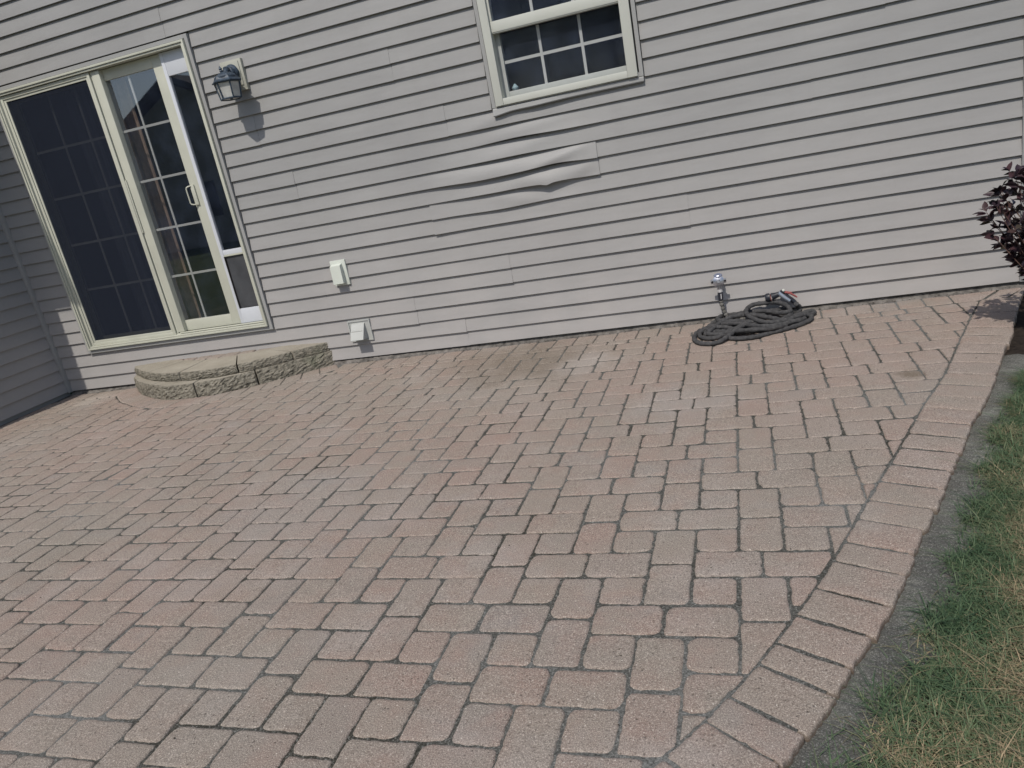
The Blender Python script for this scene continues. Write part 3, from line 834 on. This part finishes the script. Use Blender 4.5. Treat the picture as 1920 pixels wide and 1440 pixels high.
b = MB(); b.box(-1.2925, -1.262, .030, .062, 1.609, 1.9835); b.box(-.5135, -.5055, .030, .062, 1.609, 1.9835); b.box(-1.2615, -.514, .030, .062, 1.609, 1.642, bev=.002)
subw(b, 'lower_sash', simple('grey_shaded_sash_vinyl', (.33, .345, .335), .45, .3, var=.05))  # grey rail tone, with the stile's shadow put into the colour too
b = MB(); b.box(-1.2615, -.5139, .0445, .0505, 1.806, 1.824)
for x_ in (-1.018, -.760): b.box(x_-.0085, x_+.0085, .0437, .0513, 1.642, 1.9835)
subw(b, 'muntin_grid', M['white'])
b = MB()
for x_ in (-1.024, -.772): b.box(x_-.0085, x_+.0085, -.0052, .0028, 2.0525, 2.879)
for z_ in (2.33, 2.60): b.box(-1.278, -.520, -.0045, .0021, z_-.009, z_+.009)
subw(b, 'muntin_grid', M['white'])
b = MB(); quad_y(b, -1.2925, -.5055, 1.608, 1.985, .040); subw(b, 'window_pane', M['glass'], False)
b = MB(); quad_y(b, -1.2925, -.5055, 2.05, 2.88, -.008); subw(b, 'window_pane', M['glass'], False)
b = MB(); b.lathe([(0, .012), (.010, .020), (.022, .022), (.034, .014), (.046, .004)], (-1.235, .10, 1.64), (0, 0, 1), 12); subw(b, 'sill_ornament', simple('pale_ceramic', (.3, .42, .44), .3, .5))

# ------------------------------------------------------------------ wall lantern
lx = -3.147
lamp = thing('wall_lantern', 'small blue black wall lantern on a square block right of the sliding door', 'wall lamp', (lx, 0, 2.03))
b = MB(); b.box(-3.229, -3.063, -.034, .0, 2.035, 2.223, bev=.003); b.box(-3.214, -3.083, -.040, -.0345, 2.055, 2.210, bev=.002); b.box(-3.229, -3.063, -.0345, .0, 2.0225, 2.0345)
smooth_angle(b.build('mounting_block', simple('almond_block', (.36, .36, .31), .5, .3), lamp))
b = MB(); b.lathe([(0, .050), (.012, .056), (.022, .052), (.030, .042), (.050, .036), (.062, .016)], (-3.143, -.040, 2.140), (0, -1, 0), 28)
smooth_angle(b.build('backplate', M['lantern'], lamp), 30)
cx, cyy = -3.135, -.150
b = MB(); b.tube([(-3.143, -.060, 2.135), (-3.142, -.085, 2.160), (-3.138, -.115, 2.160), (cx, -.135, 2.135)], [.018, .020, .020, .016], 10)
smooth_angle(b.build('arm', M['lantern'], lamp), 50)
b = MB(); b.lathe([(0, .102), (.006, .103), (.012, .092), (.022, .084), (.030, .080), (.046, .064), (.058, .040), (.066, .020)], (cx, cyy, 2.076), (0, 0, 1), 6, start=(math.cos(.3), math.sin(.3), 0))
b.lathe([(0, .074), (.010, .074), (.012, .066)], (cx, cyy, 2.100), (0, 0, 1), 24)
roofl = smooth_angle(b.build('lantern_roof', M['lantern'], lamp), 25)
b = MB(); b.lathe([(0, .008), (.008, .013), (.016, .008), (.022, .012), (.030, .007), (.040, .002)], (cx-.010, cyy-.01, 2.140), (-.10, -.1, 1), 12); smooth_angle(b.build('finial', M['lantern'], lamp), 50)
b = MB(); ang = [.3+2*math.pi*k/6 for k in range(6)]
rt_, rb_, zt_, zb_ = .086, .070, 2.077, 1.972
for a in ang: b.tube([(cx+rt_*math.cos(a), cyy+rt_*math.sin(a), zt_), (cx+rb_*math.cos(a), cyy+rb_*math.sin(a), zb_)], .0052, 6)
for i in range(6):
    a, c = ang[i], ang[(i+1) % 6]
    for r_, z_ in ((rb_, zb_), (rt_, zt_-.002)):
        b.tube([(cx+r_*math.cos(a), cyy+r_*math.sin(a), z_), (cx+r_*math.cos(c), cyy+r_*math.sin(c), z_)], .0058, 6)
b.lathe([(0, .012), (.006, .004)], (cx, cyy, 1.970), (0, 0, -1), 10)
b.build('cage', M['lantern'], lamp)
b = MB(); ring = lambda r_, z_: [(cx+r_*math.cos(a), cyy+r_*math.sin(a), z_) for a in ang]
b.add(ring(rt_-.003, zt_)+ring(rb_-.003, zb_), [(i, (i+1) % 6, 6+(i+1) % 6, 6+i) for i in range(6)]+[tuple(range(6, 12))]); b.build('lantern_glass', M['pane'], lamp)

# ------------------------------------------------------------------ vents
v1 = thing('wall_vent', 'small bright white vent hood on the siding between door and window, upper one', 'vent', (-2.74, 0, .59), 'vent hoods on the siding')
b = MB(); b.box(-2.802, -2.680, -.024, -.002, .593, .777, bev=.002); smooth_angle(b.build('vent_plate', M['vent'], v1))
b = MB(); b.prism([(-.024, .752), (-.060, .742), (-.066, .612), (-.055, .610), (-.024, .614)], 'x', -2.790, -2.708); b.build('vent_hood', M['vent'], v1)
v2 = thing('wall_vent', 'grey flared vent hood low on the wall beside the stone step', 'vent', (-2.70, 0, .15), 'vent hoods on the siding')
b = MB(); frame(b, -2.790, -2.606, .160, .320, .010, -.024, -.002); b.box(-2.7798, -2.6162, -.018, -.004, .1702, .3098); smooth_angle(b.build('vent_plate', M['vent_grey'], v2))
b = MB()
def hood_prism():
    pr = [(-.018, .297), (-.030, .292), (-.098, .186), (-.018, .176)]
    b.prism(pr, 'x', -2.756, -2.752); b.prism(pr, 'x', -2.654, -2.650)
    b.add([(-2.752, -.030, .292), (-2.654, -.030, .292), (-2.654, -.098, .186), (-2.752, -.098, .186), (-2.752, -.018, .297), (-2.654, -.018, .297)], [(0, 1, 2, 3), (4, 5, 1, 0)])
    b.add([(-2.752, -.028, .289), (-2.654, -.028, .289), (-2.654, -.094, .184), (-2.752, -.094, .184)], [(3, 2, 1, 0)])
    b.prism([(-.060, .248), (-.064, .246), (-.060, .240)], 'x', -2.748, -2.658)
hood_prism(); hv = b.build('vent_hood', M['vent_grey'], v2, fix=False)
b = MB(); b.box(-2.751, -2.655, -.070, -.030, .188, .194); b.build('vent_damper', M['dark'], v2)

# ------------------------------------------------------------------ faucet
fx = -.108
fau = thing('faucet', 'chrome garden faucet sticking out of the siding above the hose', 'faucet', (fx, 0, .26))
b = MB(); b.lathe([(0, .026), (.006, .027), (.011, .020), (.014, .017), (.050, .016), (.066, .021), (.080, .021), (.086, .015)], (fx, -.008, .270), (0, -1, .0), 24)
b.lathe([(0, .020), (.004, .035), (.010, .037), (.014, .030), (.018, .012), (.024, .009)], (fx, -.094, .276), (0, -1, .12), 18)
b.tube([(fx, -.078, .268), (fx+.001, -.084, .246), (fx+.002, -.086, .222)], [.019, .016, .0140], 14)
b.box(fx-.047, fx+.047, -.1065, -.0975, .264, .292, bev=.004)
smooth_angle(b.build('faucet_body', M['metal'], fau), 40)
for sx in (-.036, .038):
    b = MB(); b.lathe([(0, .006), (.004, .006)], (fx+sx*1.05, -.1062, .278), (0, -1, 0), 10); b.build('screw', M['dark'], fau)
b = MB()
prof = []
b.tube([(fx, -.078, .280), (fx, -.082, .312)], .010, 10)
for k in range(16):
    a = 2*math.pi*k/16; r_ = .024+(.003 if k % 2 else 0)
b.lathe([(0, .020), (.003, .026), (.010, .027), (.014, .022), (.012, .010)], (fx, -.082, .303), (0, -.25, 1), 14)
smooth_angle(b.build('faucet_handle', M['wheel'], fau), 40)
b = MB(); b.tube([(fx+.002, -.086, .223), (fx+.003, -.086, .205)], .0150, 14); smooth_angle(b.build('outlet_ring', M['brass'], fau), 40)

# ------------------------------------------------------------------ hose
def unproj(px, py, z=None, y=None):
    u, v_ = 1280+px/6.857, 490+py/6.857
    d = ((u-960)/F_PX)*CA-((v_-720)/F_PX)*CB+fwd
    t = (z-CAM.z)/d.z if y is None else (y-CAM.y)/d.y
    return CAM+d*t
def catmull(P, per=10):
    out = []
    for i in range(len(P)-1):
        p0, p1, p2, p3 = P[max(i-1, 0)], P[i], P[i+1], P[min(i+2, len(P)-1)]
        for k in range(per):
            t = k/per; out.append(.5*((2*p1)+(-p0+p2)*t+(2*p0-5*p1+4*p2-p3)*t*t+(-p0+3*p1-3*p2+p3)*t**3))
    out.append(P[-1]); return out
hose = thing('garden_hose', 'dark grey wrinkled fabric garden hose coiled on the pavers at the wall', 'hose', (.08, -.3, 0))
A = .0140
path = [(1455, 545, .095), (1505, 600, .055), (1470, 665, .03), (1330, 650, .016), (1150, 640, .014), (960, 690, .014), (760, 745, .014), (570, 800, .014), (460, 800, .016), (500, 850, .014), (680, 870, .014), (880, 850, .016), (1080, 800, .02), (1280, 750, .026), (1470, 695, .030), (1640, 640, .030), (1690, 665, .018), (1580, 715, .016), (1380, 790, .026), (1180, 850, .03), (980, 890, .026), (800, 905, .018), (600, 930, .014), (420, 985, .013), (270, 985, .013), (215, 945, .014), (270, 885, .020), (400, 830, .022), (560, 790, .024), (740, 720, .028), (950, 640, .034), (1150, 600, .036), (1330, 610, .040), (1400, 670, .040), (1300, 740, .040), (1100, 790, .044), (900, 780, .046), (700, 770, .046), (520, 775, .046), (450, 745, .044), (520, 690, .040), (680, 640, .040), (860, 610, .046), (1050, 640, .046), (1230, 660, .05),
        (1380, 640, .062), (1330, 565, .078), (1200, 525, .088), (1050, 520, .092), (900, 560, .088), (820, 625, .080), (835, 690, .072), (940, 750, .062), (1100, 785, .056), (1280, 770, .050), (1440, 720, .044), (1560, 690, .036), (1650, 700, .022), (1640, 750, .014), (1520, 810, .013), (1340, 865, .013), (1150, 915, .013), (960, 965, .013), (780, 990, .013), (600, 985, .016), (620, 900, .034), (740, 840, .046), (860, 780, .058), (700, 870, .040), (600, 950, .026), (480, 1030, .018), (350, 1060, .013), (215, 1050, .013), (150, 1000, .013), (175, 930, .013), (260, 880, .016), (400, 850, .03), (560, 850, .034), (640, 880, .03), (560, 900, .022), (420, 905, .014), (300, 935, .013), (330, 850, .018), (430, 770, .03), (520, 700, .03), (590, 655, .045)]
P3 = [unproj(a, c, z_) for a, c, z_ in path]
for p in P3:
    p.y = min(p.y, -.055)
curve = catmull(P3, 12)
b = MB(); rr = [A*(1+.10*math.sin(i*.9)+.07*random.uniform(-1, 1)) for i in range(len(curve))]
b.tube(curve, rr, 12, wob=.07); smooth_angle(b.build('hose_coil', M['hose'], hose), 80)
# a second shorter run filling the heap
path2 = [(590, 660, .03), (760, 650, .02), (900, 680, .016), (1060, 720, .014), (1240, 700, .016), (1400, 690, .018), (1500, 720, .02), (1530, 755, .014), (1400, 800, .013), (1200, 830, .013), (1000, 850, .013), (820, 880, .013), (660, 850, .016), (560, 820, .016), (480, 800, .03), (470, 770, .03), (620, 730, .03), (840, 690, .036), (1060, 700, .04)]
P3 = [unproj(a, c, z_) for a, c, z_ in path2]
for p in P3: p.y = min(p.y, -.055)
curve = catmull(P3, 12); b = MB(); b.tube(curve, [A*(1+.09*math.sin(i*.8)) for i in range(len(curve))], 12, wob=.07); smooth_angle(b.build('hose_coil', M['hose'], hose), 80)
path3 = [(300, 900, .02), (450, 820, .03), (700, 800, .05), (900, 825, .05), (1100, 835, .045), (1300, 805, .04), (1480, 760, .03), (1570, 735, .022), (1440, 770, .036), (1200, 740, .055), (1000, 705, .06), (800, 690, .06), (620, 720, .055), (480, 790, .045), (370, 880, .03), (330, 930, .02), (460, 940, .02), (640, 900, .03), (900, 880, .045), (1150, 860, .04), (1330, 820, .03)]
P3 = [unproj(a, c, z_) for a, c, z_ in path3]
for p in P3: p.y = min(p.y, -.055)
curve = catmull(P3, 12); b = MB(); b.tube(curve, [A*.97*(1+.11*math.sin(i*.7+1)) for i in range(len(curve))], 12, wob=.08); smooth_angle(b.build('hose_coil', M['hose'], hose), 80)
# riser to the faucet: grey sleeve hanging from the quick connector
b = MB(); b.tube([(fx+.003, -.086, .204), (fx+.003, -.087, .157)], [.0165, .0160], 14); b.tube([(fx+.003, -.087, .157), (fx+.003, -.088, .148)], [.0145, .012], 14); smooth_angle(b.build('hose_connector', M['black'], hose), 40)
b = MB(); b.box(fx+.004, fx+.010, -.1055, -.1015, .162, .195, bev=.001); b.build('connector_grip', M['brass'], hose)
rp = catmull([Vector((fx+.003, -.088, .149)), Vector((fx+.006, -.088, .120)), Vector((fx+.014, -.088, .085)), Vector((fx+.024, -.090, .055)), Vector((fx+.045, -.098, .028)), Vector((fx+.10, -.10, .020)), Vector((fx+.18, -.12, .02))], 8)
b = MB(); b.tube(rp, [.0125*(1+.15*math.sin(i*1.1)) for i in range(len(rp))], 10, wob=.10); smooth_angle(b.build('hose_riser', simple('greyer_hose', (.13, .125, .115), .9, .1, var=.35, scale=40), hose), 80)
# spray nozzle lying against the wall
Y_ = -.055
def W(px, py, dy=0.0):
    u, v_ = 1400+px/14.77, 530+py/14.77
    d = ((u-960)/F_PX)*CA-((v_-720)/F_PX)*CB+fwd; t = (Y_+dy-CAM.y)/d.y; return CAM+d*t
noz = MB()
noz.tube([W(510, 425), W(560, 415), W(640, 400)], [.020, .0265, .0260], 16); noz.tube([W(690, 390), W(770, 365), W(860, 330), W(930, 300)], [.0245, .0205, .0165, .014], 16)
noz.tube([W(930, 230), W(985, 290), W(1010, 310)], [.013, .014, .010], 12)
noz.tube([W(1060, 330, .006), W(1160, 410, .006), W(1250, 470, .006), W(1330, 540, .006), W(1380, 610, .006)], [.012, .013, .0135, .0135, .0145], 12)
nz = smooth_angle(noz.build('spray_nozzle', M['black'], hose), 40)
b = MB(); b.tube([W(652, 397), W(660, 396), W(668, 394)], [.0258, .0264, .0256], 16); q = smooth_angle(b.build('nozzle_band', M['red'], fix=True), 40); put(q, nz)
b = MB(); b.tube([W(880, 275, -.008), W(960, 345, -.008), W(1060, 420, -.008), W(1190, 505, -.008)], [.0125, .0135, .0125, .0105], 14); q = smooth_angle(b.build('nozzle_shell', M['silver']), 50); put(q, nz)
b = MB(); b.tube([W(1040, 265), W(1130, 278), W(1240, 310), W(1340, 365), W(1400, 405)], [.0052, .0060, .0060, .0055, .004], 8); b.tube([W(1040, 240, .004), W(1250, 270, .01)], .004, 6); q = smooth_angle(b.build('nozzle_lever', M['red']), 50); put(q, nz)
b = MB(); b.lathe([(0, .009), (.006, .010), (.010, .006)], W(1010, 225, .0), (.3, -.5, .8), 10); q = b.build('nozzle_cap', M['white']); put(q, nz)
b = MB(); b.lathe([(0, .005), (.004, .004)], W(1355, 560, -.012), (0, -1, .2), 8); q = b.build('nozzle_screw', M['white']); put(q, nz)

# ------------------------------------------------------------------ stone step
step = thing('door_step', 'low half round step of split face tan blocks below the sliding door', 'step', (-3.95, -.2, 0))
def seg_between(pl, s0, s1, n=14): return [at_s(pl, s0+(s1-s0)*i/(n-1)) for i in range(n)]
def block(front_pl, back_pl, s0, s1, z0, z1, name, rough=.006, z1b=None):
    z1b = z1 if z1b is None else z1b
    F_ = seg_between(front_pl, s0+.003, s1-.003, 30); B_ = seg_between(back_pl, s0+.003, s1-.003, 30)
    mb = MB(); n = len(F_); rows = []
    H = 12; vs = []
    cenp = Vector((-3.95, .25))
    for i in range(n):
        out = (F_[i]-B_[i]).normalized(); col = []
        for k in range(H+1):
            t = k/H; edge = min(t, 1-t)*2
            bulge = .010*math.sqrt(max(edge, 0))+random.uniform(-rough, rough)*(1 if 0 < k < H else .3)
            if i in (0, n-1): bulge *= .35
            p = F_[i]+out*bulge; col.append((p.x, min(p.y, -.001), z0+(z1-z0)*t+random.uniform(-.0015, .0015)*(0 < k < H)))
        vs += col
    fs = [(i*(H+1)+k, (i+1)*(H+1)+k, (i+1)*(H+1)+k+1, i*(H+1)+k+1) for i in range(n-1) for k in range(H)]
    mb.add(vs, fs, 1)
    # sawn top, back, bottom, ends
    top = [vs[i*(H+1)+H] for i in range(n)]; bot = [vs[i*(H+1)] for i in range(n)]
    bt = [(p.x, min(p.y, -.001), z1b) for p in B_]; bb = [(p.x, min(p.y, -.001), z0) for p in B_]
    mb.add(top+bt, [(i, i+1, n+i+1, n+i) for i in range(n-1)], 0); mb.add(bot+bb, [(i, i+1, n+i+1, n+i) for i in range(n-1)], 0)
    mb.add(bt+bb, [(i, i+1, n+i+1, n+i) for i in range(n-1)], 0)
    for i in (0, n-1): mb.add([vs[i*(H+1)+k] for k in range(H+1)]+[bt[i], bb[i]], [tuple(range(H+1))+(H+1, H+2)], 0)
    return mb.build(name, [M['block'], M['split']], step)
CAP = [(-4.862, 0), (-4.82, -.055), (-4.745, -.105), (-4.60, -.210), (-4.427, -.305), (-4.22, -.380), (-3.99, -.418), (-3.75, -.412), (-3.515, -.345), (-3.34, -.245), (-3.175, -.130), (-3.07, -.060), (-3.000, 0)]
CAPB = [(-4.50, 0), (-4.47, -.008), (-4.40, -.035), (-4.31, -.065), (-4.22, -.100), (-4.12, -.130), (-4.01, -.150), (-3.90, -.150), (-3.78, -.128), (-3.66, -.095), (-3.52, -.050), (-3.42, -.012), (-3.38, 0)]
LOWB = [(x*.62-3.95*.38, y*.5) for x, y in STEP_LOW]
for s0, s1 in ((0, .215), (.215, .43), (.43, .67), (.67, .865), (.865, 1)): block(CAP, CAPB, s0, s1, .1135, .181, 'cap_block', .005, z1b=.195)
for s0, s1 in ((0, .10), (.10, .30), (.30, .522), (.522, .735), (.735, 1)): block(STEP_LOW, LOWB, s0, s1, -.02, .1115, 'base_block', .006)
fl = MB()
x = -4.47
while x < -3.45:
    q = [Vector((x, -.20)), Vector((x+.135, -.20)), Vector((x+.135, -.004)), Vector((x, -.004))]
    for a, c in zip(CAPB, CAPB[1:]):
        a, c = Vector(a), Vector(c); d = c-a; nrm = Vector((-d.y, d.x)).normalized()
        if nrm.dot(Vector((-3.95, -.02))-a) < 0: nrm = -nrm
        if len(q) > 2 and min((p-a).dot(nrm) for p in q) < 0: q = clip(q, a, nrm)
    if len(q) > 2: stone(q, z=.194, mb=fl, gap=.0015, depth=.03)
    x += .139
if fl.v: smooth_angle(fl.build('step_paving', M['paver'], step, fix=False), 60)
b = MB(); b.add([(p[0], min(p[1], -.002), .186) for p in CAPB], [tuple(range(len(CAPB)))]); b.build('step_sand', M['sand'], step)

# ------------------------------------------------------------------ grass
def edge_x(y):
    # x of the outer paver edge at a given y
    pl = edge_line
    for (x1, y1), (x2, y2) in zip(pl, pl[1:]):
        if (y1 >= y >= y2): return x1+(x2-x1)*(y1-y)/max(y1-y2, 1e-6)
    return None
GE = [(1.20, -1.30), (1.06, -1.58), (.874, -1.91), (.77, -2.15), (.671, -2.393), (.573, -2.613), (.453, -2.90), (.36, -3.08), (.301, -3.187), (.221, -3.31), (.129, -3.458), (.068, -3.558), (-.05, -3.70), (-.25, -3.95), (-.6, -4.25), (-1.1, -4.5), (-1.8, -4.6)]
def gx(y):
    for (x1, y1), (x2, y2) in zip(GE, GE[1:]):
        if y1 >= y >= y2: return x1+(x2-x1)*(y1-y)/(y1-y2)
    return None
pts = []
def sow(n, x0f, x1, ya, yb, fall=.0):
    c = 0
    while c < n:
        y = random.uniform(ya, yb); g0 = gx(y)
        if g0 is None: continue
        x_ = random.uniform(g0-.02, x1)
        d = (x_-g0)
        lim = .035+.03*math.sin(y*23)+.02*math.sin(y*57+1)
        if d < lim and random.random() > .10: continue
        if math.hypot(x_-0, 0) > 0 and y > -1.36 and x_ > 1.1 and random.random() < .6: continue
        pts.append((x_, y)); c += 1
sow(52000, None, 1.15, -1.34, -3.75); sow(34000, None, 3.6, -1.34, -4.6)
PT = np.array(pts); n = len(PT)
hgt = rng.uniform(.022, .060, n); wid = rng.uniform(.0011, .0024, n); th = rng.uniform(0, 2*np.pi, n); lean = rng.uniform(.3, 2.1, n)
long_ = rng.random(n) < .04; hgt[long_] *= 1.6
dirx, diry = np.cos(th), np.sin(th); px_, py_ = -diry, dirx
V = []; base = np.stack([PT[:, 0], PT[:, 1], np.full(n, -.040)], 1)
lv = [0, .4, .75, 1.0]
for t in lv:
    bend = lean*t*t*hgt; zz = hgt*(t-.38*t*t*np.minimum(lean, 1.3)); wv = wid*(1-t*.92)
    c = base+np.stack([dirx*bend, diry*bend, zz], 1)
    s_ = np.stack([px_*wv, py_*wv, np.zeros(n)], 1); V += [c-s_, c+s_]
V = np.stack(V, 1).reshape(-1, 3); o = np.arange(n)*8
Fc = np.concatenate([np.stack([o+2*k, o+2*k+1, o+2*k+3, o+2*k+2], 1) for k in range(3)])
gr = fast_mesh('grass', V, Fc, M['grass'])
dist = np.array([x_-(gx(y_) or 0) for x_, y_ in pts]); X_, Y_g = PT[:, 0], PT[:, 1]
dry = np.clip((dist-.10)/.45, -.04, .34)+.24*np.sin(X_*13+Y_g*7+1)*np.sin(Y_g*11-X_*5)+.10*np.sin(X_*31+Y_g*23)+rng.normal(0, .07, len(PT))+.02
at_ = gr.data.attributes.new('dry', 'FLOAT', 'POINT'); at_.data.foreach_set('value', np.repeat(dry, 8).astype(np.float32))
gr['kind'] = 'stuff'; gr['label'] = 'patchy lawn of green and straw coloured blades'; gr['category'] = 'grass'
# dry clippings and straw on the soil and the concrete strip
S = []
for _ in range(900):
    y = random.uniform(-3.75, -1.0); g0 = gx(y) if y < -1.3 else 1.2-(y+1.3)*-.45
    if g0 is None: continue
    x_ = g0+random.gauss(.10, .14)
    if edge_x(y) and x_ < edge_x(y)+.015: continue
    S.append((x_, y, -.034 if x_ < g0+.05 else -.028))
S = np.array(S); n = len(S); th = rng.uniform(0, 2*np.pi, n); L = rng.uniform(.008, .035, n); wd = .0009
d = np.stack([np.cos(th)*L, np.sin(th)*L, rng.uniform(-.004, .010, n)], 1); s_ = np.stack([-np.sin(th)*wd, np.cos(th)*wd, np.zeros(n)], 1)
V = np.stack([S-d/2-s_, S-d/2+s_, S+d/2+s_, S+d/2-s_], 1).reshape(-1, 3); o = np.arange(n)*4
st = fast_mesh('straw', V, np.stack([o, o+1, o+2, o+3], 1), M['straw']); st['kind'] = 'stuff'; st['label'] = 'dry straw clippings scattered along the concrete edge'; st['category'] = 'straw'

# dark crumbs and one dead leaf
S = []
for _ in range(150):
    x_, y = random.uniform(-4.5, 1.2), random.uniform(-3.7, -.1)
    S.append((x_, y, .0015, random.uniform(.0012, .0042)))
for _ in range(500):
    X_ = random.uniform(-5.4, 1.5); S.append((X_, random.uniform(-.05, -.018), random.uniform(-.004, .006), random.uniform(.001, .005)))
b = MB()
for (x_, y, z_, r_) in S:
    if inside_line(STEP_OUT, Vector((x_, y))): continue
    vs = [(x_+r_*random.uniform(.6, 1.5)*math.cos(a), y+r_*random.uniform(.5, 1)*math.sin(a), z_) for a in (0, 1.2, 2.5, 3.8, 5.1)]
    b.add(vs+[(x_, y, z_+r_*.8)], [(i, (i+1) % 5, 5) for i in range(5)])
db = b.build('crumbs', simple('dark_crumb', (.045, .038, .03), .9, .1, var=.6, scale=80), fix=False); db['kind'] = 'stuff'; db['label'] = 'dark crumbs and grit on the paving and along the wall'; db['category'] = 'grit'

# ------------------------------------------------------------------ shrub
sh = thing('shrub', 'dark plum leaved shrub at the right house corner', 'shrub', (1.50, -.88, -.03))
tw = MB(); LV, LF = [], []
def leaf(p, d, size):
    d = d.normalized(); sd_ = d.cross(Vector((0, 0, 1)))
    if sd_.length < .1: sd_ = Vector((1, 0, 0))
    sd_ = (Matrix.Rotation(random.uniform(-1.2, 1.2), 3, d) @ sd_.normalized()); up_ = sd_.cross(d)
    L = size; w_ = size*.27; o = len(LV); cup = up_*size*.10
    rows = [(0, .05), (.25, .75), (.5, 1), (.75, .7), (1, .03)]
    curl = random.uniform(-.3, .1)
    for t, k in rows:
        c = p+d*L*t+up_*L*curl*t*t; LV.extend([c-sd_*w_*k+cup*k, c, c+sd_*w_*k+cup*k])
    for i in range(4):
        LF.extend([(o+i*3, o+i*3+1, o+i*3+4, o+i*3+3), (o+i*3+1, o+i*3+2, o+i*3+5, o+i*3+4)])
rs = random.Random(11)
cS = Vector((1.44, -.86, .53))
base_ = Vector((1.50, -.88, -.03))
tips = []
for i in range(74):
    while True:
        v_ = Vector((rs.uniform(-1, 1), rs.uniform(-1, 1), rs.uniform(-1, 1)))
        if v_.length < 1 and v_.z > -.85: break
    v_ = v_.normalized()*rs.uniform(.72, 1.0); tips.append(cS+Vector((v_.x*.29, v_.y*.27, v_.z*.31)))
# sprays that stand out of the outline on its left side
tips += [Vector((1.145, -.85, .60)), Vector((1.20, -.86, .68)), Vector((1.24, -.84, .77)), Vector((1.185, -.86, .64)), Vector((1.21, -.86, .43)), Vector((1.165, -.85, .555)), Vector((1.27, -.86, .36)), Vector((1.25, -.88, .745)), Vector((1.24, -.80, .60)), Vector((1.26, -.80, .50))]
for tp in tips:
    mid = base_.lerp(tp, .55)+Vector((rs.uniform(-.03, .03), rs.uniform(-.03, .03), rs.uniform(.02, .08)))
    C_ = catmull([base_+Vector((rs.uniform(-.03, .03), rs.uniform(-.03, .03), 0)), base_.lerp(mid, .5)+Vector((0, 0, .05)), mid, tp], 5)
    tw.tube(C_, [.0042*(1-.7*i/len(C_)) for i in range(len(C_))], 5)
    n = len(C_)
    for i in range(int(n*.42), n):
        d = (C_[min(i+1, n-1)]-C_[i-1]).normalized()
        for k in range(2 if i < n-1 else 4):
            a = rs.uniform(0, 6.28); o_ = d.orthogonal().normalized(); sd_ = Matrix.Rotation(a, 3, d) @ o_
            random.seed(rs.random()); leaf(C_[i]+Vector((0, 0, rs.uniform(-.006, .006))), sd_*rs.uniform(.5, 1)+d*.7+Vector((0, 0, -.12)), rs.uniform(.034, .066))
tw.build('stem', M['twig'], sh)
lf = MB(); lf.v = [tuple(v_) for v_ in LV]; lf.f = LF; lf.mi = [0]*len(LF)
smooth_angle(lf.build('foliage', M['shrub'], sh, fix=False), 80)

# ------------------------------------------------------------------ beyond the camera: what the glass mirrors
def tree(x, y, h, seed, label):
    h *= 1.25
    r = random.Random(seed); t = thing('tree', label, 'tree', (x, y, -.14), 'trees across the back yard')
    b = MB(); top = Vector((x+r.uniform(-.5, .5), y, h*.75)); b.tube([(x, y, -.14), (x+.1, y, h*.3), tuple(top)], [.22, .15, .04], 10)
    tipsT = []
    for i in range(12):
        s_ = Vector((x, y, 0)).lerp(top, r.uniform(.35, .95)); s_.z = max(s_.z, h*.25)
        e_ = s_+Vector((r.uniform(-1, 1), r.uniform(-1, 1), r.uniform(.2, .9)))*h*.26; b.tube([tuple(s_), tuple(s_.lerp(e_, .5)+Vector((0, 0, .1))), tuple(e_)], [.07, .045, .015], 6); tipsT.append(e_)
    b.build('trunk', M['bark'], t)
    R = np.random.default_rng(seed); cl = []
    for e_ in tipsT+[top]:
        for k in range(6): cl.append((e_.x+R.normal(0, h*.07), e_.y+R.normal(0, h*.07), e_.z+R.normal(0, h*.07), R.uniform(.5, 1.05)*h/9))
    n = 70; C = np.array([c_ for c_ in cl for _ in range(n)]); off = R.normal(0, 1, (len(C), 3)); off /= np.linalg.norm(off, axis=1)[:, None]; off *= R.uniform(.5, 1, (len(C), 1))
    P_ = C[:, :3]+off*C[:, 3:4]; a = R.normal(0, 1, P_.shape); a /= np.linalg.norm(a, axis=1)[:, None]; q = np.cross(a, R.normal(0, 1, P_.shape)); q /= np.linalg.norm(q, axis=1)[:, None]
    s_ = R.uniform(.06, .13, (len(P_), 1)); V = np.stack([P_-a*s_, P_+q*s_*.6, P_+a*s_, P_-q*s_*.6], 1).reshape(-1, 3); o = np.arange(len(P_))*4
    f = fast_mesh('crown', V, np.stack([o, o+1, o+2, o+3], 1), M['leaf']); put(f, t)
tree(-13.5, -22, 9.5, 1, 'tall leafy tree beside the far house across the yard')
tree(-3.5, -24, 11, 2, 'broad leafy tree opposite the window')
tree(-8, -25, 10, 3, 'leafy tree second from the far house')
tree(1.5, -23, 11, 4, 'leafy tree right of the broad tree across the yard')
tree(7, -25, 10, 5, 'leafy tree at the right end of the yard row')
tree(-29, -20, 9, 6, 'leafy tree left of the far house')
nh = thing('neighbour_house', 'tan house with grey gable roof across the back yard', 'house', (-20, -25, 0))
b = MB(); b.box(-26, -15, -31, -22, -.14, 3.6); b.prism([(-26, 3.6), (-15, 3.6), (-20.5, 6.2)], 'y', -31, -22.01); b.build('wall', M['wall2'], nh)
b = MB(); b.prism([(-26.6, 3.35), (-20.5, 6.35), (-14.4, 3.35), (-14.4, 3.55), (-20.5, 6.6), (-26.6, 3.55)], 'y', -31.4, -21.6); b.build('roof', M['roof'], nh)
for x_ in (-24, -20.5, -17):
    b = MB(); b.box(x_-.55, x_+.55, -22.0, -21.94, 1.0, 2.4); b.build('window', M['black'], nh)
